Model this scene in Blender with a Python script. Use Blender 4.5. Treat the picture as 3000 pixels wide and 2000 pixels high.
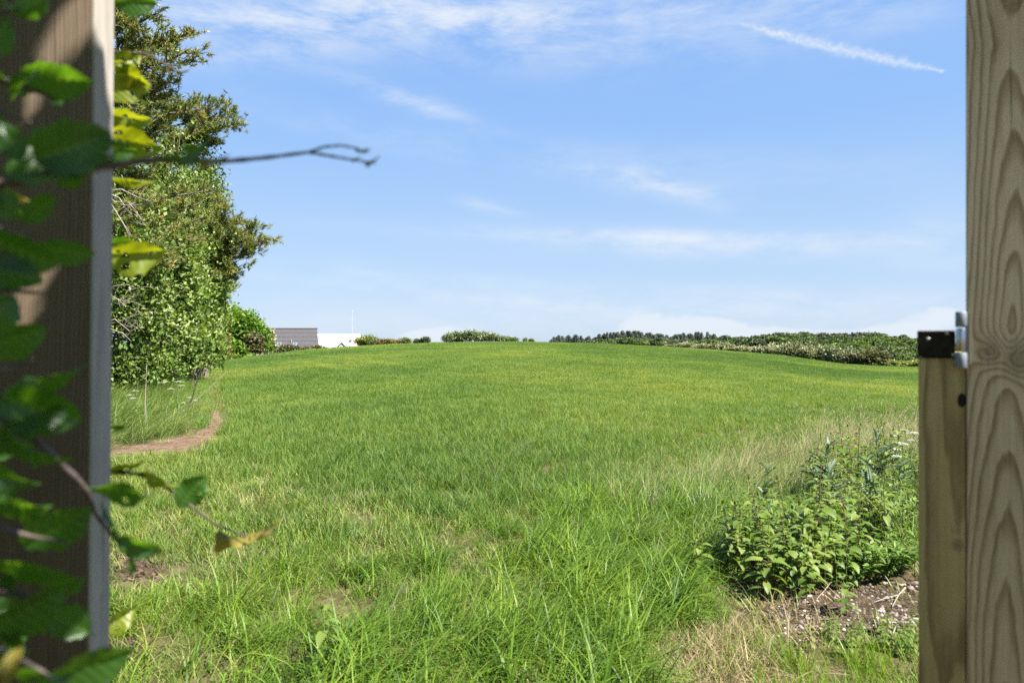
import bpy, bmesh, math, random
import numpy as np
from mathutils import Vector, Matrix, noise as mnoise

for o in list(bpy.data.objects):
    bpy.data.objects.remove(o)
random.seed(11)
rng = np.random.default_rng(11)
SC = bpy.context.scene
COL = SC.collection
PI = math.pi
R = math.radians

# ------------------------------------------------------------------ camera, world, sun, exposure
H = 1.25            # eye height above the ground at the gate
F = 2000.0          # focal length in pixels of the 3000 px wide photograph
cam_d = bpy.data.cameras.new('camera')
cam_d.sensor_width = 36.0
cam_d.lens = 24.0
cam_d.clip_start = 0.02
cam_d.clip_end = 9000.0
cam_d.dof.use_dof = True
cam_d.dof.focus_distance = 7.0
cam_d.dof.aperture_fstop = 4.5
cam = bpy.data.objects.new('camera', cam_d)
COL.objects.link(cam)
cam.location = (0, 0, H)
cam.rotation_euler = (R(90), 0, 0)
SC.camera = cam

SUN_EL = R(53)
SUN_AZ = R(123)     # clockwise from +Y: right and slightly behind the camera
SUN_DIR = Vector((math.sin(SUN_AZ) * math.cos(SUN_EL), math.cos(SUN_AZ) * math.cos(SUN_EL), math.sin(SUN_EL)))
sun_d = bpy.data.lights.new('sun', 'SUN')
sun_d.energy = 5.0
sun_d.angle = R(0.55)
sun_d.color = (1.0, 0.95, 0.87)
sun = bpy.data.objects.new('sun', sun_d)
COL.objects.link(sun)
sun.rotation_euler = SUN_DIR.to_track_quat('Z', 'Y').to_euler()

SC.view_settings.view_transform = 'Standard'
SC.view_settings.look = 'None'
SC.view_settings.exposure = 1.8
SC.view_settings.gamma = 1.0
SC.cycles.max_bounces = 7
SC.cycles.diffuse_bounces = 3
SC.cycles.transmission_bounces = 3
SC.cycles.glossy_bounces = 2
SC.cycles.transparent_max_bounces = 4
SC.cycles.caustics_reflective = False
SC.cycles.caustics_refractive = False
SC.cycles.use_denoising = False


class NT:
    """small helper for node trees"""
    def __init__(self, tree):
        self.t = tree
        self.n = tree.nodes
        self.l = tree.links

    def new(self, typ, **kw):
        nd = self.n.new(typ)
        for k, v in kw.items():
            if k.startswith('i_'):
                pass
            else:
                setattr(nd, k, v)
        return nd

    def put(self, sock, v):
        if isinstance(v, bpy.types.NodeSocket):
            self.l.new(v, sock)
        elif v is not None:
            if isinstance(v, (tuple, list)) and len(v) == 3 and sock.type == 'RGBA':
                v = (v[0], v[1], v[2], 1)
            sock.default_value = v

    def math(self, op, a, b=None, c=None, clamp=False):
        nd = self.new('ShaderNodeMath', operation=op, use_clamp=clamp)
        self.put(nd.inputs[0], a)
        if b is not None:
            self.put(nd.inputs[1], b)
        if c is not None:
            self.put(nd.inputs[2], c)
        return nd.outputs[0]

    def vmath(self, op, a, b=None, out=0):
        nd = self.new('ShaderNodeVectorMath', operation=op)
        self.put(nd.inputs[0], a)
        if b is not None:
            self.put(nd.inputs[1], b)
        return nd.outputs[out]

    def noise(self, vec, scale, detail=4, rough=0.55, dist=0.0):
        nd = self.new('ShaderNodeTexNoise')
        self.put(nd.inputs['Vector'], vec)
        self.put(nd.inputs['Scale'], scale)
        self.put(nd.inputs['Detail'], detail)
        self.put(nd.inputs['Roughness'], rough)
        self.put(nd.inputs['Distortion'], dist)
        return nd.outputs['Fac']

    def ramp(self, fac, stops, interp='LINEAR'):
        nd = self.new('ShaderNodeValToRGB')
        cr = nd.color_ramp
        cr.interpolation = interp
        while len(cr.elements) < len(stops):
            cr.elements.new(0.5)
        for e, (p, c) in zip(cr.elements, stops):
            e.position = p
            e.color = (c[0], c[1], c[2], 1) if isinstance(c, (tuple, list)) else (c, c, c, 1)
        self.put(nd.inputs[0], fac)
        return nd.outputs[0]

    def mix(self, fac, a, b, blend='MIX'):
        nd = self.new('ShaderNodeMix', data_type='RGBA', blend_type=blend)
        self.put(nd.inputs[0], fac)
        self.put(nd.inputs[6], a)
        self.put(nd.inputs[7], b)
        return nd.outputs[2]

    def maprange(self, v, a, b, c=0.0, d=1.0, smooth=False):
        nd = self.new('ShaderNodeMapRange')
        if smooth:
            nd.interpolation_type = 'SMOOTHSTEP'
        self.put(nd.inputs[0], v)
        for i, x in enumerate((a, b, c, d)):
            self.put(nd.inputs[1 + i], x)
        return nd.outputs[0]

    def scale(self, vec, s):
        return self.vmath('MULTIPLY', vec, s)


world = bpy.data.worlds.new('World')
SC.world = world
world.use_nodes = True
W = NT(world.node_tree)
W.n.clear()
sky = W.new('ShaderNodeTexSky', sky_type='NISHITA')
sky.sun_disc = False
sky.sun_elevation = SUN_EL
sky.sun_rotation = SUN_AZ
sky.altitude = 0
sky.air_density = 1.0
sky.dust_density = 0.4
sky.ozone_density = 2.0
gen = W.new('ShaderNodeTexCoord').outputs['Generated']
sep = W.new('ShaderNodeSeparateXYZ')
W.put(sep.inputs[0], gen)
w_az = W.math('ARCTAN2', sep.outputs[0], sep.outputs[1])
w_el = W.math('ARCSINE', sep.outputs[2])
cmb = W.new('ShaderNodeCombineXYZ')
W.put(cmb.inputs[0], w_az)
W.put(cmb.inputs[1], w_el)
ae = cmb.outputs[0]


def px_ae(px, py):
    u = (px - 1500) / F
    v = (1000 - py) / F
    az = math.atan(u)
    return az, math.atan(v * math.cos(az))


def blob(px, py, wpx, hpx, ang, power=1.0):
    """soft elliptical patch of the sky dome, sizes as angles"""
    a, e = px_ae(px, py)
    d = W.vmath('SUBTRACT', ae, (a, e, 0))
    rt = W.new('ShaderNodeVectorRotate', rotation_type='Z_AXIS')
    W.put(rt.inputs['Vector'], d)
    rt.inputs['Angle'].default_value = R(-ang)
    s = W.vmath('MULTIPLY', rt.outputs[0], (F / wpx, F / hpx, 0))
    q = W.vmath('DOT_PRODUCT', s, s, out=1)
    return W.math('MULTIPLY', W.math('EXPONENT', W.math('MULTIPLY', q, -1.0)), power)


def add_all(xs):
    t = xs[0]
    for x in xs[1:]:
        t = W.math('ADD', t, x)
    return t


ae_wisp = W.scale(ae, (6.5, 21.0, 1.0))
n1 = W.noise(ae_wisp, 1.0, 11, 0.68, 0.25)
rot2 = W.new('ShaderNodeVectorRotate', rotation_type='Z_AXIS')
W.put(rot2.inputs['Vector'], ae)
rot2.inputs['Angle'].default_value = R(8)
n2 = W.noise(W.scale(rot2.outputs[0], (16.0, 70.0, 1.0)), 1.0, 8, 0.65, 0.6)
nn = W.math('ADD', W.math('MULTIPLY', n1, 0.82), W.math('MULTIPLY', n2, 0.18))
wisp = W.maprange(nn, 0.30, 0.70, 0.0, 1.0, True)
cirrus = add_all([
    blob(700, 60, 420, 90, 4, 0.95), blob(1250, 20, 520, 90, -6, 0.95), blob(1900, 20, 700, 60, 0, 0.8),
    blob(2600, 15, 500, 60, 0, 0.7), blob(640, 110, 300, 70, 10, 0.5),
    blob(1165, 285, 150, 26, -12, 1.0), blob(1290, 330, 160, 22, -16, 0.35),
    blob(1900, 535, 190, 34, -12, 1.1), blob(2060, 590, 160, 26, -24, 0.4), blob(1430, 605, 90, 18, -12, 0.8),
    blob(1850, 690, 420, 26, -3, 0.85), blob(2350, 725, 600, 30, -1, 0.7), blob(2000, 735, 300, 20, -6, 0.45),
    blob(1080, 800, 110, 24, -16, 0.45), blob(1250, 860, 420, 16, -5, 0.55), blob(1750, 905, 600, 40, -2, 0.65),
    blob(2300, 900, 600, 45, 0, 0.55), blob(900, 915, 500, 40, 0, 0.35), blob(2780, 640, 140, 60, 0, 0.3),
    blob(2750, 770, 160, 26, 0, 0.4), blob(1600, 840, 900, 30, -3, .45), blob(1100, 400, 700, 40, -8, .25), blob(1900, 470, 700, 60, -6, .3), blob(2000, 700, 1000, 22, -2, .45), blob(1500, 150, 900, 80, -4, .3), blob(1400, 960, 900, 30, 0, .5),
])
cirrus = W.math('MULTIPLY', cirrus, wisp)
# low heaps along the horizon
n3 = W.noise(W.scale(ae, (34.0, 60.0, 1.0)), 1.0, 7, 0.55, 0.2)
heap_src = add_all([
    blob(1320, 990, 110, 42, 6, 1.0), blob(1250, 990, 90, 24, 0, 0.9), blob(1880, 955, 75, 42, 0, 0.95), blob(2060, 965, 120, 48, -4, 1.1),
    blob(2250, 985, 190, 28, 0, 0.9), blob(2640, 975, 100, 30, 0, 1.0), blob(2750, 925, 70, 32, 0, 0.9), blob(1060, 985, 50, 18, 0, 0.5),
    blob(1990, 985, 600, 20, 0, 0.45),
])
heap = W.math('MULTIPLY', W.maprange(W.math('ADD', W.math('MULTIPLY', n3, 1.1), heap_src), 0.80, 1.45, 0.0, 0.72, True), W.maprange(heap_src, 0.1, 0.6, 0.0, 1.0))
# condensation trail
a0, e0 = px_ae(2150, 65)
a1, e1 = px_ae(2770, 208)
tl = math.hypot(a1 - a0, e1 - e0)
ta = math.atan2(e1 - e0, a1 - a0)
d = W.vmath('SUBTRACT', ae, (a0, e0, 0))
rt = W.new('ShaderNodeVectorRotate', rotation_type='Z_AXIS')
W.put(rt.inputs['Vector'], d)
rt.inputs['Angle'].default_value = -ta
sp = W.new('ShaderNodeSeparateXYZ')
W.put(sp.inputs[0], rt.outputs[0])
tt = W.math('DIVIDE', sp.outputs[0], tl)
tn = W.noise(W.scale(ae, (70, 70, 1)), 1.0, 6, 0.6, 0.4)
tn2 = W.noise(W.scale(ae, (180, 180, 1)), 1.0, 4, 0.6, 0.0)
off = W.math('ADD', sp.outputs[1], W.math('MULTIPLY', W.math('SUBTRACT', tn, 0.5), 0.016))
bulge = W.math('MULTIPLY', W.math('SINE', W.math('MULTIPLY', tt, PI, clamp=False)), 0.0055)
wid = W.math('ADD', W.math('ABSOLUTE', W.math('MULTIPLY', bulge, 0.7)), 0.0020)
tr = W.math('EXPONENT', W.math('MULTIPLY', W.math('POWER', W.math('DIVIDE', W.math('ABSOLUTE', off), wid), 2.0), -1.0))
tmask = W.math('MULTIPLY', W.maprange(tt, -0.10, 0.25, 0, 1, True), W.maprange(tt, 0.985, 1.01, 1, 0, True))
trail = W.math('MULTIPLY', W.math('MULTIPLY', tr, tmask), W.maprange(tn2, 0.25, 0.65, 0.35, 1.0))
cl = W.math('ADD', W.math('MULTIPLY', cirrus, 0.60), W.math('MULTIPLY', trail, 0.62))
cl = W.math('MAXIMUM', cl, heap)
cl = W.math('MINIMUM', cl, 0.92)
skyc = W.mix(1.0, sky.outputs[0], (0.80, 0.86, 1.0), 'MULTIPLY')
# the clear air of that afternoon: paler towards the horizon, a strong blue overhead
clear = W.ramp(W.math('DIVIDE', w_el, R(90)), [(0.0, (3.05, 3.80, 4.80)), (0.095, (2.45, 3.50, 4.95)), (0.19, (1.72, 2.98, 5.15)), (0.30, (1.34, 2.60, 5.1)), (1.0, (0.7, 1.5, 3.6))])
skyc = W.mix(0.85, skyc, clear)
skyc = W.mix(cl, skyc, (4.45, 4.75, 5.1))
bg = W.new('ShaderNodeBackground')
W.put(bg.inputs[0], skyc)
bg.inputs[1].default_value = 0.055
wo = W.new('ShaderNodeOutputWorld')
W.l.new(bg.outputs[0], wo.inputs[0])

# ------------------------------------------------------------------ helpers


def tag(o, label=None, cat=None, group=None, kind=None):
    if label:
        o['label'] = label
    if cat:
        o['category'] = cat
    if group:
        o['group'] = group
    if kind:
        o['kind'] = kind
    return o


def thing(name, label, cat, loc=(0, 0, 0), rotz=0.0, group=None, scale=1.0):
    o = bpy.data.objects.new(name, None)
    o.empty_display_size = 0.1
    COL.objects.link(o)
    o.location = loc
    o.rotation_euler = (0, 0, rotz)
    o.scale = (scale,) * 3 if not isinstance(scale, (tuple, list)) else scale
    return tag(o, label, cat, group)


def dup(root, loc, rotz, scale, label, group=None):
    r = root.copy()
    COL.objects.link(r)
    r.location = loc
    r.rotation_euler = (0, 0, rotz)
    r.scale = (scale,) * 3 if not isinstance(scale, (tuple, list)) else scale
    r['label'] = label
    if group:
        r['group'] = group
    for ch in list(root.children):
        c = ch.copy()
        COL.objects.link(c)
        c.parent = r
        for g in list(ch.children):
            k = g.copy()
            COL.objects.link(k)
            k.parent = c
    return r


class MB:
    """collects numpy chunks into one mesh"""
    def __init__(self):
        self.v, self.f, self.m, self.r, self.n = [], [], [], [], 0

    def add(self, v, f, rnd=0.5, mat=0):
        v = np.asarray(v, dtype=np.float64).reshape(-1, 3)
        f = np.asarray(f, dtype=np.int64)
        self.v.append(v)
        self.f.append(f + self.n)
        self.m.append(np.full(len(f), mat, dtype=np.int32))
        rr = np.empty(len(v))
        rr[:] = rnd
        self.r.append(rr)
        self.n += len(v)
        return self

    def mesh(self, name, mats, smooth=True, origin=(0, 0, 0)):
        me = bpy.data.meshes.new(name)
        v = np.concatenate(self.v) - np.asarray(origin, dtype=np.float64)
        me.vertices.add(len(v))
        me.vertices.foreach_set('co', v.astype(np.float32).ravel())
        loops = np.concatenate([f.ravel() for f in self.f]).astype(np.int32)
        sizes = np.concatenate([np.full(len(f), f.shape[1], dtype=np.int32) for f in self.f])
        starts = np.concatenate([[0], np.cumsum(sizes)[:-1]]).astype(np.int32)
        me.loops.add(len(loops))
        me.loops.foreach_set('vertex_index', loops)
        me.polygons.add(len(sizes))
        me.polygons.foreach_set('loop_start', starts)
        me.polygons.foreach_set('material_index', np.concatenate(self.m))
        me.polygons.foreach_set('use_smooth', np.full(len(sizes), smooth))
        at = me.attributes.new('rnd', 'FLOAT', 'POINT')
        at.data.foreach_set('value', np.concatenate(self.r).astype(np.float32))
        for m in (mats if isinstance(mats, (list, tuple)) else [mats]):
            me.materials.append(m)
        me.update(calc_edges=True)
        me.validate()
        return me

    def build(self, name, mats, parent=None, smooth=True, origin=(0, 0, 0)):
        o = bpy.data.objects.new(name, self.mesh(name, mats, smooth, origin))
        COL.objects.link(o)
        if parent is not None:
            o.parent = parent
        return o


def norm(a):
    a = np.asarray(a, dtype=np.float64)
    return a / np.maximum(np.linalg.norm(a, axis=-1, keepdims=True), 1e-9)


def tube(mb, pts, rad, n=6, rnd=0.5, mat=0, cap=True):
    pts = np.asarray(pts, dtype=np.float64)
    k = len(pts)
    rad = np.broadcast_to(np.asarray(rad, dtype=np.float64), (k,))
    tan = norm(np.gradient(pts, axis=0))
    ref = np.array([0.0, 0, 1]) if abs(tan[0][2]) < 0.9 else np.array([1.0, 0, 0])
    ang = np.arange(n) * 2 * PI / n
    vs = []
    for i in range(k):
        x = ref - tan[i] * np.dot(ref, tan[i])
        x = x / max(np.linalg.norm(x), 1e-9)
        y = np.cross(tan[i], x)
        ref = x
        vs.append(pts[i] + rad[i] * (np.cos(ang)[:, None] * x + np.sin(ang)[:, None] * y))
    v = np.concatenate(vs)
    i0 = np.arange(k - 1)[:, None] * n
    j = np.arange(n)[None, :]
    f = np.stack([i0 + j, i0 + (j + 1) % n, i0 + n + (j + 1) % n, i0 + n + j], axis=-1).reshape(-1, 4)
    mb.add(v, f, rnd, mat)
    if cap:
        for b in (0, k - 1):
            c = np.vstack([vs[b], pts[b]])
            t = np.stack([np.arange(n), (np.arange(n) + 1) % n, np.full(n, n)], axis=-1)
            mb.add(c, t if b else t[:, ::-1], rnd, mat)


def place(mb, tv, tf, P, T, N, S, rnd, mat=0, wid=1.0):
    """copies of a template (x across, y along, z up) at points P"""
    P = np.asarray(P, float)
    n = len(P)
    if n == 0:
        return
    T = norm(T)
    N = np.asarray(N, float)
    z = norm(N - T * np.sum(N * T, axis=1, keepdims=True))
    x = np.cross(T, z)
    S = np.broadcast_to(np.asarray(S, float), (n,))
    tv = np.asarray(tv, float)
    v = P[:, None, :] + S[:, None, None] * (tv[None, :, 0:1] * wid * x[:, None, :] + tv[None, :, 1:2] * T[:, None, :] + tv[None, :, 2:3] * z[:, None, :])
    k = len(tv)
    f = (np.asarray(tf)[None] + (np.arange(n) * k)[:, None, None]).reshape(-1, np.asarray(tf).shape[1])
    rn = np.repeat(np.broadcast_to(np.asarray(rnd, float), (n,)), k)
    mb.add(v.reshape(-1, 3), f, rn, mat)


def box(mb, lo, hi, rnd=0.5, mat=0):
    (a, b, c), (d, e, f) = lo, hi
    v = [(a, b, c), (d, b, c), (d, e, c), (a, e, c), (a, b, f), (d, b, f), (d, e, f), (a, e, f)]
    q = [(0, 3, 2, 1), (4, 5, 6, 7), (0, 1, 5, 4), (1, 2, 6, 5), (2, 3, 7, 6), (3, 0, 4, 7)]
    mb.add(v, q, rnd, mat)


def bevel_obj(o, w, seg=2):
    bm = bmesh.new()
    bm.from_mesh(o.data)
    bmesh.ops.remove_doubles(bm, verts=bm.verts, dist=1e-5)
    bmesh.ops.bevel(bm, geom=[e for e in bm.edges if e.calc_face_angle(0) > 0.5], offset=w, segments=seg, affect='EDGES', profile=0.6)
    bm.to_mesh(o.data)
    bm.free()
    for p in o.data.polygons:
        p.use_smooth = False


LEAF_V = [(0, 0, 0), (-.30, .38, .10), (0, .42, -.02), (.30, .38, .10), (0, 1, -.10)]
LEAF_F = [(0, 2, 1), (0, 3, 2), (1, 2, 4), (2, 3, 4)]
CLUMP_V = [(-.5, 0, 0), (.5, 0, 0.1), (.35, .9, .05), (-.4, .8, -.1)]
CLUMP_F = [(0, 1, 2, 3)]


def rand_dirs(n):
    return norm(rng.normal(size=(n, 3)))


# ------------------------------------------------------------------ materials
MATS = {}


def material(name):
    m = bpy.data.materials.new(name)
    m.use_nodes = True
    t = NT(m.node_tree)
    t.n.clear()
    MATS[name] = m
    return m, t


def leaf_mat(name, stops, transl=0.35, rough=0.42, spec=0.4, tr_gain=(1.25, 1.35, 0.5), inst=False, patch=None, tr_col=None):
    """leaf: colour by the per-leaf random value, light passes through"""
    m, t = material(name)
    at = t.new('ShaderNodeAttribute', attribute_name='rnd')
    fac = at.outputs['Fac']
    if inst:
        ia = t.new('ShaderNodeAttribute', attribute_name='tint', attribute_type='INSTANCER')
        fac = t.math('ADD', t.math('MULTIPLY', fac, 0.55), t.math('MULTIPLY', ia.outputs['Fac'], 0.45))
    if patch:
        geo = t.new('ShaderNodeNewGeometry')
        pn = t.noise(t.scale(geo.outputs['Position'], (1.0, patch[2] if len(patch) > 2 else 1.0, 1.0)), patch[0], 3, 0.55)
        fac = t.math('ADD', fac, t.math('MULTIPLY', t.math('SUBTRACT', pn, 0.5), patch[1]), clamp=True)
    col = t.ramp(fac, stops)
    pb = t.new('ShaderNodeBsdfPrincipled')
    t.put(pb.inputs['Base Color'], col)
    pb.inputs['Roughness'].default_value = rough
    pb.inputs['Specular IOR Level'].default_value = spec
    tl = t.new('ShaderNodeBsdfTranslucent')
    t.put(tl.inputs['Color'], t.mix(1.0, col, tr_gain, 'MULTIPLY') if tr_col is None else tr_col)
    mx = t.new('ShaderNodeMixShader')
    mx.inputs[0].default_value = transl
    t.l.new(pb.outputs[0], mx.inputs[1])
    t.l.new(tl.outputs[0], mx.inputs[2])
    out = t.new('ShaderNodeOutputMaterial')
    t.l.new(mx.outputs[0], out.inputs[0])
    return m


def plain_mat(name, col_fn, rough=0.7, spec=0.3, metal=0.0, bump=None):
    m, t = material(name)
    pb = t.new('ShaderNodeBsdfPrincipled')
    tc = t.new('ShaderNodeTexCoord').outputs['Object']
    c = col_fn(t, tc) if callable(col_fn) else col_fn
    h = None
    if isinstance(c, list):
        c, h = c
    t.put(pb.inputs['Base Color'], c)
    t.put(pb.inputs['Roughness'], rough)
    pb.inputs['Specular IOR Level'].default_value = spec
    pb.inputs['Metallic'].default_value = metal
    if h is not None and bump:
        b = t.new('ShaderNodeBump')
        b.inputs['Strength'].default_value = bump[0]
        b.inputs['Distance'].default_value = bump[1]
        t.put(b.inputs['Height'], h)
        t.l.new(b.outputs[0], pb.inputs['Normal'])
    out = t.new('ShaderNodeOutputMaterial')
    t.l.new(pb.outputs[0], out.inputs[0])
    return m


def ground_col(t, tc):
    geo = t.new('ShaderNodeNewGeometry').outputs['Position']
    n = t.noise(geo, 0.5, 6, 0.6)
    f = t.noise(geo, 18.0, 5, 0.65)
    soil = t.ramp(f, [(0.25, (.032, .021, .013)), (0.5, (.085, .058, .035)), (0.8, (.17, .125, .08))])
    green = t.ramp(f, [(0.3, (.045, .085, .014)), (0.7, (.10, .165, .028))])
    sp = t.new('ShaderNodeSeparateXYZ')
    t.put(sp.inputs[0], geo)
    dist = t.maprange(sp.outputs[1], 5.5, 14.0, 0.15, 1.0)
    fac = t.math('MULTIPLY', t.maprange(n, 0.35, 0.6, 0.75, 1.0), dist)
    return [t.mix(fac, soil, green), f]


M_ground = plain_mat('soil_and_turf', ground_col, 0.95, 0.1, bump=(0.9, 0.03))


def dirt_col(t, tc):
    geo = t.new('ShaderNodeNewGeometry').outputs['Position']
    f = t.noise(geo, 9.0, 8, 0.68)
    g = t.noise(geo, 60.0, 4, 0.6)
    c = t.ramp(f, [(0.28, (.052, .031, .019)), (0.5, (.135, .085, .055)), (0.75, (.25, .175, .12))])
    c = t.mix(t.maprange(g, 0.55, 0.75, 0, 0.5), c, (.42, .34, .25))
    return [c, t.math('ADD', f, t.math('MULTIPLY', g, 0.3))]


M_dirt = plain_mat('bare_earth', dirt_col, 0.95, 0.1, bump=(1.0, 0.04))


def gravel_col(t, tc):
    geo = t.new('ShaderNodeNewGeometry').outputs['Position']
    f = t.noise(geo, 14.0, 8, 0.7)
    g = t.noise(geo, 90.0, 4, 0.6)
    c = t.ramp(f, [(0.3, (.034, .024, .015)), (0.55, (.098, .070, .044)), (0.8, (.20, .15, .10))])
    c = t.mix(t.maprange(g, 0.58, 0.75, 0, 0.6), c, (.30, .25, .21))
    return [c, t.math('ADD', f, t.math('MULTIPLY', g, 0.35))]


M_gravel = plain_mat('dark_stony_soil', gravel_col, 0.95, 0.1, bump=(1.0, 0.05))


def stone_col(t, tc):
    at = t.new('ShaderNodeAttribute', attribute_name='rnd').outputs['Fac']
    c = t.ramp(at, [(0.0, (.05, .045, .04)), (0.45, (.14, .11, .085)), (0.75, (.26, .22, .18)), (0.9, (.38, .35, .31)), (1.0, (.52, .50, .46))])
    f = t.noise(tc, 60, 3)
    return [t.mix(t.maprange(f, .4, .7, 0, .3), c, (.3, .25, .2)), f]


M_stone = plain_mat('pebble_stone', stone_col, 0.75, 0.3)

M_crop = leaf_mat('crop_grass', [(0.0, (.030, .080, .012)), (0.39, (.095, .172, .030)), (0.69, (.178, .245, .046)), (1.0, (.44, .37, .07))],
                  0.42, 0.50, 0.22, (1.42, 1.3, 0.5), inst=True, patch=(0.10, 0.95, 0.45))
M_lush = leaf_mat('lush_grass', [(0.0, (.022, .062, .008)), (0.45, (.102, .186, .017)), (0.80, (.22, .295, .038)), (1.0, (.44, .38, .13))],
                  0.38, 0.45, 0.22, (1.45, 1.35, 0.3), inst=True, patch=(0.9, 0.45))
M_short = leaf_mat('trampled_grass', [(0.0, (.09, .17, .03)), (0.4, (.17, .24, .045)), (0.7, (.26, .28, .075)), (1.0, (.42, .35, .16))],
                   0.33, 0.5, 0.3, (1.2, 1.2, 0.45), inst=True, patch=(0.6, 0.5))
M_straw = leaf_mat('dry_grass_straw', [(0.0, (.085, .125, .03)), (0.35, (.21, .20, .08)), (0.7, (.33, .255, .14)), (1.0, (.46, .36, .23))],
                   0.30, 0.6, 0.25, (1.1, 1.05, 0.8), inst=True)
M_verge = leaf_mat('verge_grass_blade', [(0.0, (.055, .115, .022)), (0.45, (.145, .215, .052)), (0.8, (.25, .30, .085)), (1.0, (.46, .40, .18))],
                   0.36, 0.45, 0.3, (1.25, 1.25, 0.5), inst=True, patch=(0.7, 0.5))
M_lawn = leaf_mat('lawn_grass', [(0.0, (.07, .15, .010)), (0.5, (.16, .25, .016)), (1.0, (.24, .36, .045))],
                  0.42, 0.4, 0.35, (1.2, 1.3, 0.3), inst=True)
M_nettle = leaf_mat('nettle_leaf', [(0.0, (.048, .098, .014)), (0.5, (.118, .182, .028)), (0.9, (.19, .24, .050)), (1.0, (.21, .22, .07))],
                    0.36, 0.5, 0.40, (1.3, 1.45, 0.4))
M_mug = leaf_mat('feathery_leaf', [(0.0, (.06, .13, .02)), (0.6, (.12, .20, .035)), (1.0, (.20, .26, .06))], 0.35, 0.5, 0.3)
M_thistle = leaf_mat('thistle_leaf', [(0.0, (.06, .10, .05)), (0.6, (.12, .165, .10)), (1.0, (.19, .23, .16))], 0.2, 0.6, 0.2, (1.1, 1.2, .8))
M_stem = plain_mat('green_stem', (.10, .13, .035), 0.6, 0.3)
M_rstem = plain_mat('brown_stem', (.13, .075, .035), 0.6, 0.3)
M_umbel = leaf_mat('white_umbel', [(0.0, (.36, .40, .27)), (1.0, (.58, .58, .50))], 0.25, 0.7, 0.2, (1, 1, .9))
M_beech = leaf_mat('beech_leaf', [(0.0, (.016, .052, .010)), (0.6, (.036, .090, .015)), (1.0, (.085, .135, .022))],
                   0.46, 0.38, 0.5, (4.2, 3.6, 0.6))
M_beech_backlit = leaf_mat('beech_leaf_backlit', [(0.0, (.11, .17, .014)), (1.0, (.19, .21, .02))],
                     0.5, 0.4, 0.4, (2.3, 2.0, 0.4))  # yellow-green glow of backlit leaves put into the colour
M_beech_br = leaf_mat('beech_leaf_browned', [(0.0, (.14, .15, .025)), (0.6, (.22, .19, .035)), (1.0, (.27, .12, .04))], 0.42, 0.5, 0.3, (1.7, 1.5, 0.4))
M_beech_w = plain_mat('beech_twig', lambda t, tc: t.ramp(t.noise(tc, 90, 4), [(0.3, (.045, .035, .03)), (0.7, (.13, .10, .085))]), 0.7, 0.3)
M_white = leaf_mat('whitebeam_leaf', [(0.0, (.045, .088, .018)), (0.45, (.125, .190, .038)), (0.75, (.210, .275, .068)), (0.93, (.23, .28, .10)), (1.0, (.32, .36, .19))],
                   0.30, 0.50, 0.28, (1.3, 1.4, 0.45))  # palest stop puts sun glints into the leaf colour
M_willow = leaf_mat('pale_shrub_leaf', [(0.0, (.045, .075, .024)), (0.5, (.105, .145, .052)), (0.85, (.22, .26, .11)), (1.0, (.48, .48, .34))],
                    0.30, 0.4, 0.5, (1.2, 1.3, 0.6))
M_haw = leaf_mat('blossoming_hawthorn', [(0.0, (.06, .085, .025)), (0.45, (.15, .17, .06)), (0.65, (.29, .285, .15)), (1.0, (.45, .425, .28))],
                 0.25, 0.5, 0.4, (1.1, 1.15, 0.7))
M_maple = leaf_mat('bright_tree_leaf', [(0.0, (.042, .098, .010)), (0.5, (.100, .190, .016)), (1.0, (.205, .280, .028))], 0.36, 0.42, 0.4)
M_bushy = leaf_mat('yellow_green_leaf', [(0.0, (.08, .10, .02)), (0.5, (.17, .20, .04)), (1.0, (.31, .31, .10))], 0.32, 0.45, 0.4)
M_brownb = leaf_mat('bronze_bush_leaf', [(0.0, (.06, .06, .02)), (0.5, (.15, .125, .035)), (1.0, (.30, .20, .06))], 0.3, 0.5, 0.35)
M_dkhedge = leaf_mat('dark_hedge_leaf', [(0.0, (.04, .045, .016)), (0.5, (.085, .085, .03)), (1.0, (.16, .145, .055))], 0.25, 0.5, 0.35)
M_pine = leaf_mat('pine_needles', [(0.0, (.040, .075, .016)), (0.45, (.115, .155, .030)), (0.75, (.235, .250, .048)), (0.86, (.36, .27, .07)), (0.9, (.42, .16, .05)), (1.0, (.52, .22, .07))],
                  0.22, 0.45, 0.4, (1.2, 1.2, .6))
M_bark = plain_mat('rough_bark', lambda t, tc: [t.ramp(t.noise(t.scale(tc, (1, 1, .25)), 9, 6, .65), [(0.3, (.07, .055, .042)), (0.7, (.23, .19, .155))]), t.noise(t.scale(tc, (1, 1, .25)), 12, 5)], 0.9, 0.2, bump=(.8, .04))
M_deadw = plain_mat('bare_grey_twig', lambda t, tc: t.ramp(t.noise(tc, 12, 4), [(0.3, (.15, .12, .095)), (0.7, (.33, .28, .23))]), 0.85, 0.2)
M_spruce = leaf_mat('spruce_needles', [(0.0, (.026, .040, .028)), (0.6, (.050, .068, .046)), (1.0, (.090, .100, .068))], 0.12, 0.6, 0.25)  # needles lightened, distant haze put into the colour
M_wood1 = leaf_mat('wood_canopy_green', [(0.0, (.040, .070, .020)), (0.6, (.085, .130, .036)), (1.0, (.16, .20, .065))], 0.28, 0.5, 0.3)
M_wood2 = leaf_mat('wood_canopy_dark', [(0.0, (.032, .050, .024)), (0.6, (.065, .088, .040)), (1.0, (.12, .14, .07))], 0.25, 0.5, 0.3)
M_wood3 = leaf_mat('wood_canopy_bright', [(0.0, (.065, .095, .020)), (0.6, (.125, .170, .036)), (1.0, (.22, .26, .07))], 0.3, 0.5, 0.3)


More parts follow.
